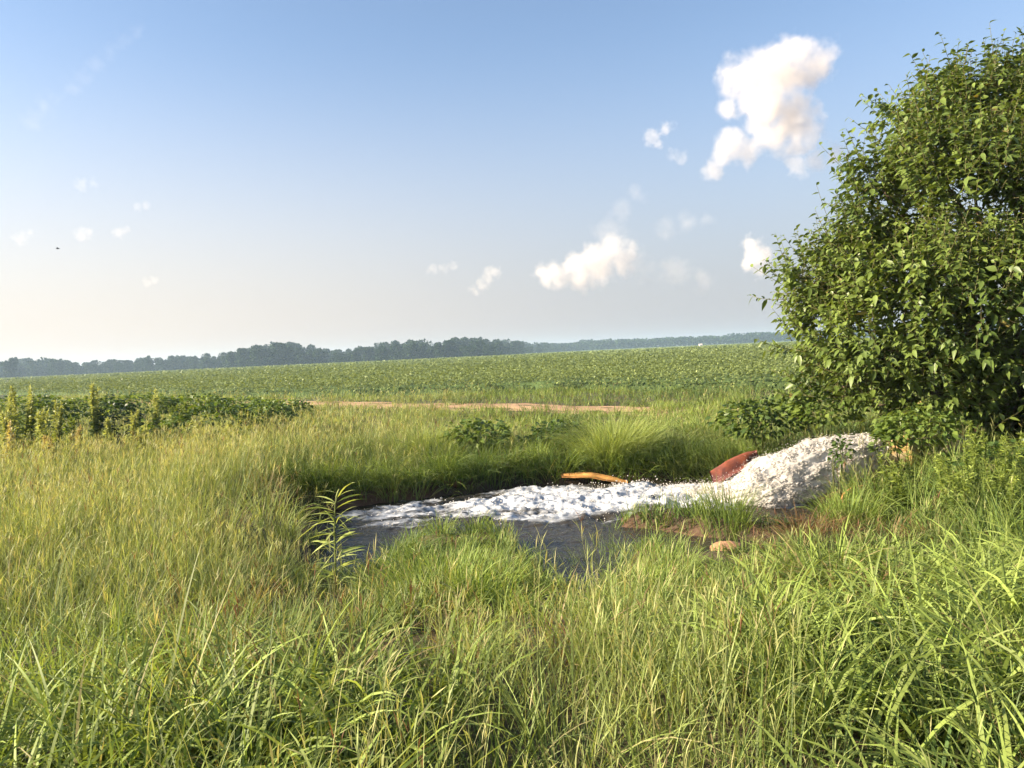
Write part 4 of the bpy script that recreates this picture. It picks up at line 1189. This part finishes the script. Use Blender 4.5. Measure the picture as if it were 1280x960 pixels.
# splashes over the churning pool
sq = MB()
nn = 9000
x = rng.uniform(-2.5, 4.2, nn); y = rng.uniform(10.3, 13.5, nn)
k = rng.uniform(0, 1, nn) < stream(x, y) ** 2 * (.25 + .75 * sstep(-.5, 2.2, x))
x, y = x[k], y[k]
cl = np.clip(fbm(x * 1.6, y * 1.6, oct=2, seed=141) + .25, 0, 1)
z = wz(x, y) + np.abs(rng.normal(0, .09, len(x))) * cl * (.4 + .9 * sstep(0, 3, x))
drops(sq, np.stack([x, y, z], 1), rng.uniform(.003, .012, len(x)))
n2_ = 26000
x = rng.uniform(-2.5, 4.2, n2_); y = rng.uniform(10.2, 13.5, n2_)
f_ = stream(x, y)
k = (rng.uniform(0, 1, n2_) < f_ * (.10 + 1.1 * sstep(2.0, 3.4, x))) & (fbm(x * 1.5, y * 4.6, oct=3, seed=113) + f_ > .75)
x, y = x[k], y[k]
drops(sq, np.stack([x, y, wz(x, y) + rng.normal(.004, .010, len(x))], 1), rng.uniform(.003, .011, len(x)))
tag(sq.build('splash_drops', M_FROTH), 'drops of white spray thrown up over the churning pool', 'spray', kind='stuff')


# ------------------------------------------------------------------ clouds: lit volumes with their own lumps
def cloud(label, puffs, D=4200., rho=.03, amp=.85, wid=1.0, seed=0., nscale=1.0, depth=1.0):
    """puffs: (px, py, radius in px) ; the density is a union of soft balls eaten by noise"""
    C = [(P(px, py, D + r * D / F * depth * random.uniform(-.5, .5)), r * D / F) for px, py, r in puffs]
    lo = np.min([c - r * 1.7 for c, r in C], 0); hi = np.max([c + r * 1.7 for c, r in C], 0)
    o_ = (lo + hi) / 2
    mb = MB(); box(mb, lo, hi, (.8, .8, .8))
    m, nt, out = newmat('cloud_vapour')
    tc = N(nt, 'ShaderNodeTexCoord'); vec = tc.outputs['Object']
    rmean = float(np.mean([r for c, r in C]))
    nz = N(nt, 'ShaderNodeTexNoise'); nz.inputs['Scale'].default_value = 1.3 * nscale / rmean; nz.inputs['Detail'].default_value = 6; nz.inputs['Roughness'].default_value = .6
    ad = N(nt, 'ShaderNodeVectorMath', operation='ADD'); ad.inputs[1].default_value = (seed * 971.3, seed * 433.1, seed * 77.)
    nt.links.new(vec, ad.inputs[0]); nt.links.new(ad.outputs[0], nz.inputs['Vector'])
    wn = N(nt, 'ShaderNodeTexNoise'); wn.inputs['Scale'].default_value = .75 / rmean; wn.inputs['Detail'].default_value = 3
    nt.links.new(ad.outputs[0], wn.inputs['Vector'])
    ws = N(nt, 'ShaderNodeVectorMath', operation='SUBTRACT'); ws.inputs[1].default_value = (.5, .5, .5); nt.links.new(wn.outputs['Color'], ws.inputs[0])
    wm = N(nt, 'ShaderNodeVectorMath', operation='MULTIPLY_ADD'); wm.inputs[1].default_value = (rmean * 1.5,) * 3
    nt.links.new(ws.outputs[0], wm.inputs[0]); nt.links.new(vec, wm.inputs[2]); wvec = wm.outputs[0]
    f = None
    for c, r in C:
        ds = N(nt, 'ShaderNodeVectorMath', operation='DISTANCE'); ds.inputs[1].default_value = tuple(float(k) for k in (c - o_))
        nt.links.new(wvec, ds.inputs[0])
        g_ = mth(nt, 'MULTIPLY_ADD', ds.outputs['Value'], -1.0 / r, 1.0)
        if f is None: f = g_
        else:
            n_ = N(nt, 'ShaderNodeMath', operation='SMOOTH_MAX'); n_.inputs[2].default_value = .25
            nt.links.new(f, n_.inputs[0]); nt.links.new(g_, n_.inputs[1]); f = n_.outputs[0]
    f = mth(nt, 'ADD', f, mth(nt, 'MULTIPLY', mth(nt, 'SUBTRACT', nz.outputs['Fac'], .55), amp * 2))
    mr = N(nt, 'ShaderNodeMapRange', interpolation_type='SMOOTHSTEP'); mr.inputs['From Min'].default_value = 0; mr.inputs['From Max'].default_value = wid
    mr.inputs['To Max'].default_value = rho
    nt.links.new(f, mr.inputs['Value'])
    vs = N(nt, 'ShaderNodeVolumePrincipled'); vs.inputs['Color'].default_value = (.86, .82, .785, 1); vs.inputs['Anisotropy'].default_value = .0
    nt.links.new(mr.outputs['Result'], vs.inputs['Density'])
    nt.links.new(vs.outputs[0], out.inputs['Volume'])
    m.cycles.volume_step_rate = .5
    o = mb.build('cloud', m, smooth=False, origin=o_)
    tag(o, label, 'cloud')
    return o


cloud('largest bright cumulus cloud at upper right beside the big shrub', [(925, 100, 34), (955, 90, 40), (990, 85, 42), (1020, 78, 30), (960, 130, 44), (985, 150, 40), (960, 175, 28), (915, 185, 26), (895, 205, 18), (935, 190, 26), (1000, 180, 24), (910, 135, 18)], seed=1.3, rho=.012, wid=.8)
cloud('grey wisp of cloud under the right side of the largest cloud', [(995, 208, 18), (1020, 200, 20), (1045, 192, 18), (1015, 165, 24)], seed=2.1, rho=.006, wid=.7)
cloud('small white puff left of the largest cloud', [(815, 172, 14), (832, 160, 12), (822, 180, 10)], seed=3.7, rho=.006, wid=.6)
cloud('fainter tiny puff just below the small white puff', [(840, 192, 10), (852, 198, 11)], seed=4.1, rho=.004, wid=.7)
cloud('wide pink white cloud low in the sky above the middle of the field', [(680, 348, 17), (698, 343, 21), (720, 335, 25), (744, 326, 28), (764, 316, 24), (786, 312, 16), (750, 340, 24), (724, 348, 20), (780, 330, 20)], amp=.7, seed=5.2, rho=.011, wid=.8)
cloud('faint grey veil of cloud rising above the wide low cloud', [(762, 288, 26), (778, 264, 20), (800, 244, 17), (775, 305, 24), (800, 335, 26), (840, 340, 26), (880, 350, 24)], seed=6.4, rho=.0019, wid=1.0)
cloud('grey streak of cloud right of the wide low cloud', [(830, 286, 20), (858, 279, 20), (884, 274, 14)], seed=7.9, rho=.0017, wid=1.0)
cloud('compact peach cloud close to the left side of the big shrub', [(940, 305, 18), (948, 318, 20), (938, 325, 17), (950, 338, 13)], seed=8.8, rho=.012, wid=.8)
cloud('small peach puff left of the wide low cloud', [(612, 345, 13), (620, 340, 11), (604, 356, 12), (592, 362, 9)], seed=9.3, rho=.007, wid=.9)
cloud('flat pale wisp left of the small peach puff', [(540, 337, 9), (553, 336, 9), (566, 333, 8)], seed=10.1, rho=.004, wid=.7)
cloud('tiny white streak in the pale sky, highest at left', [(100, 231, 11), (118, 230, 8)], seed=11.5, rho=.003, wid=.8)
cloud('short white streak in the left sky right of the highest streak', [(172, 259, 8), (182, 257, 8)], seed=12.2, rho=.004, wid=.7)
cloud('small glowing puff in the left sky, right one of a pair', [(148, 291, 10), (158, 288, 7)], seed=13.8, rho=.0045, wid=.7)
cloud('small glowing puff in the left sky, left one of a pair', [(102, 294, 12), (112, 290, 7)], seed=14.4, rho=.0035, wid=.7)
cloud('low white streak just above the left trees', [(184, 353, 9), (194, 350, 8)], seed=15.9, rho=.0035, wid=.7)
cloud('faint puff at the left edge of the sky above the bird', [(26, 296, 12), (38, 293, 8)], seed=16.6, rho=.0025, wid=.8)

cloud('thin high streak of cirrus slanting across the upper left sky', [(40 + i * 16, 150 - i * 14, 20 - i * .6) for i in range(9)], seed=17.2, rho=.0008, wid=1.1, amp=1.1)

# ------------------------------------------------------------------ haze over the fields
m, nt, out = newmat('haze_air')
vp = N(nt, 'ShaderNodeVolumePrincipled'); vp.inputs['Color'].default_value = (.56, .76, 1.0, 1); vp.inputs['Density'].default_value = .00034
vp.inputs['Anisotropy'].default_value = .2
nt.links.new(vp.outputs[0], out.inputs['Volume'])
hz = MB(); box(hz, (-1700, -120, -3), (1700, 1900, 24), (.8, .8, .8))
tag(hz.build('haze', m, smooth=False), 'pale haze over the far field and woods', 'haze', kind='stuff')

# ------------------------------------------------------------------ light, sky, camera
SUN_AZ, SUN_EL = -97.0, 23.0           # degrees left of the view direction, height above the horizon
az = R(SUN_AZ); el = R(SUN_EL)
sd = Vector((math.sin(az) * math.cos(el), math.cos(az) * math.cos(el), math.sin(el)))
ld = bpy.data.lights.new('sun', 'SUN'); ld.energy = 5.0; ld.angle = R(.5); ld.color = (1.0, .84, .62)
lo = bpy.data.objects.new('sun', ld); COL.objects.link(lo)
lo.rotation_euler = sd.to_track_quat('Z', 'Y').to_euler()
lo.location = (-30, 5, 30)

W = bpy.data.worlds.new('World'); SC.world = W; W.use_nodes = True
nt = W.node_tree; nt.nodes.clear()
wo = nt.nodes.new('ShaderNodeOutputWorld'); bg = nt.nodes.new('ShaderNodeBackground')
sk = nt.nodes.new('ShaderNodeTexSky'); sk.sky_type = 'NISHITA'; sk.sun_disc = False
sk.sun_elevation = el; sk.sun_rotation = az
sk.air_density = 1.0; sk.dust_density = 1.0; sk.ozone_density = 1.3; sk.altitude = 50
bg.inputs['Strength'].default_value = .063
hs = nt.nodes.new('ShaderNodeHueSaturation'); hs.inputs['Saturation'].default_value = 1.0
tn = nt.nodes.new('ShaderNodeVectorMath'); tn.operation = 'MULTIPLY'; tn.inputs[1].default_value = (1.0, .995, 1.02)
nt.links.new(sk.outputs[0], hs.inputs['Color']); nt.links.new(hs.outputs[0], tn.inputs[0]); # the hazy lower sky: warm towards the sun, grey away from it
tc = nt.nodes.new('ShaderNodeTexCoord'); sx = nt.nodes.new('ShaderNodeSeparateXYZ'); nt.links.new(tc.outputs['Generated'], sx.inputs[0])
dt = nt.nodes.new('ShaderNodeVectorMath'); dt.operation = 'DOT_PRODUCT'; dt.inputs[1].default_value = (math.sin(az), math.cos(az), 0); nt.links.new(tc.outputs['Generated'], dt.inputs[0])
sd_ = N(nt, 'ShaderNodeMapRange', interpolation_type='SMOOTHSTEP'); sd_.inputs['From Min'].default_value = -.55; sd_.inputs['From Max'].default_value = .65
nt.links.new(dt.outputs['Value'], sd_.inputs['Value'])
hc = N(nt, 'ShaderNodeMix', data_type='RGBA'); hc.inputs[6].default_value = (2.2, 2.2, 2.42, 1); hc.inputs[7].default_value = (4.3, 3.75, 3.3, 1)
nt.links.new(sd_.outputs['Result'], hc.inputs[0])
el_ = N(nt, 'ShaderNodeMapRange', interpolation_type='SMOOTHSTEP'); el_.inputs['From Min'].default_value = .0; el_.inputs['From Max'].default_value = .40
el_.inputs['To Min'].default_value = .92; el_.inputs['To Max'].default_value = .0
nt.links.new(sx.outputs['Z'], el_.inputs['Value'])
hm = N(nt, 'ShaderNodeMix', data_type='RGBA'); nt.links.new(el_.outputs['Result'], hm.inputs[0]); nt.links.new(tn.outputs[0], hm.inputs[6]); nt.links.new(hc.outputs[2], hm.inputs[7])
nt.links.new(hm.outputs[2], bg.inputs['Color']); nt.links.new(bg.outputs[0], wo.inputs['Surface'])

cd = bpy.data.cameras.new('camera'); cam = bpy.data.objects.new('camera', cd); COL.objects.link(cam)
cd.sensor_width = 36; cd.sensor_fit = 'HORIZONTAL'; cd.lens = F / 1280 * 36; cd.clip_start = .05; cd.clip_end = 30000
cam.matrix_world = Matrix.Translation(Vector(EYE)) @ Matrix(CM.tolist()).to_4x4()
SC.camera = cam

SC.view_settings.view_transform = 'Standard'; SC.view_settings.look = 'None'
SC.view_settings.exposure = 1.88; SC.view_settings.gamma = 1
cy = SC.cycles
cy.use_denoising = True
cy.max_bounces = 8; cy.diffuse_bounces = 3; cy.glossy_bounces = 3; cy.transmission_bounces = 4; cy.volume_bounces = 5; cy.transparent_max_bounces = 8
cy.sample_clamp_indirect = 6
cy.use_adaptive_sampling = True; cy.adaptive_threshold = .02
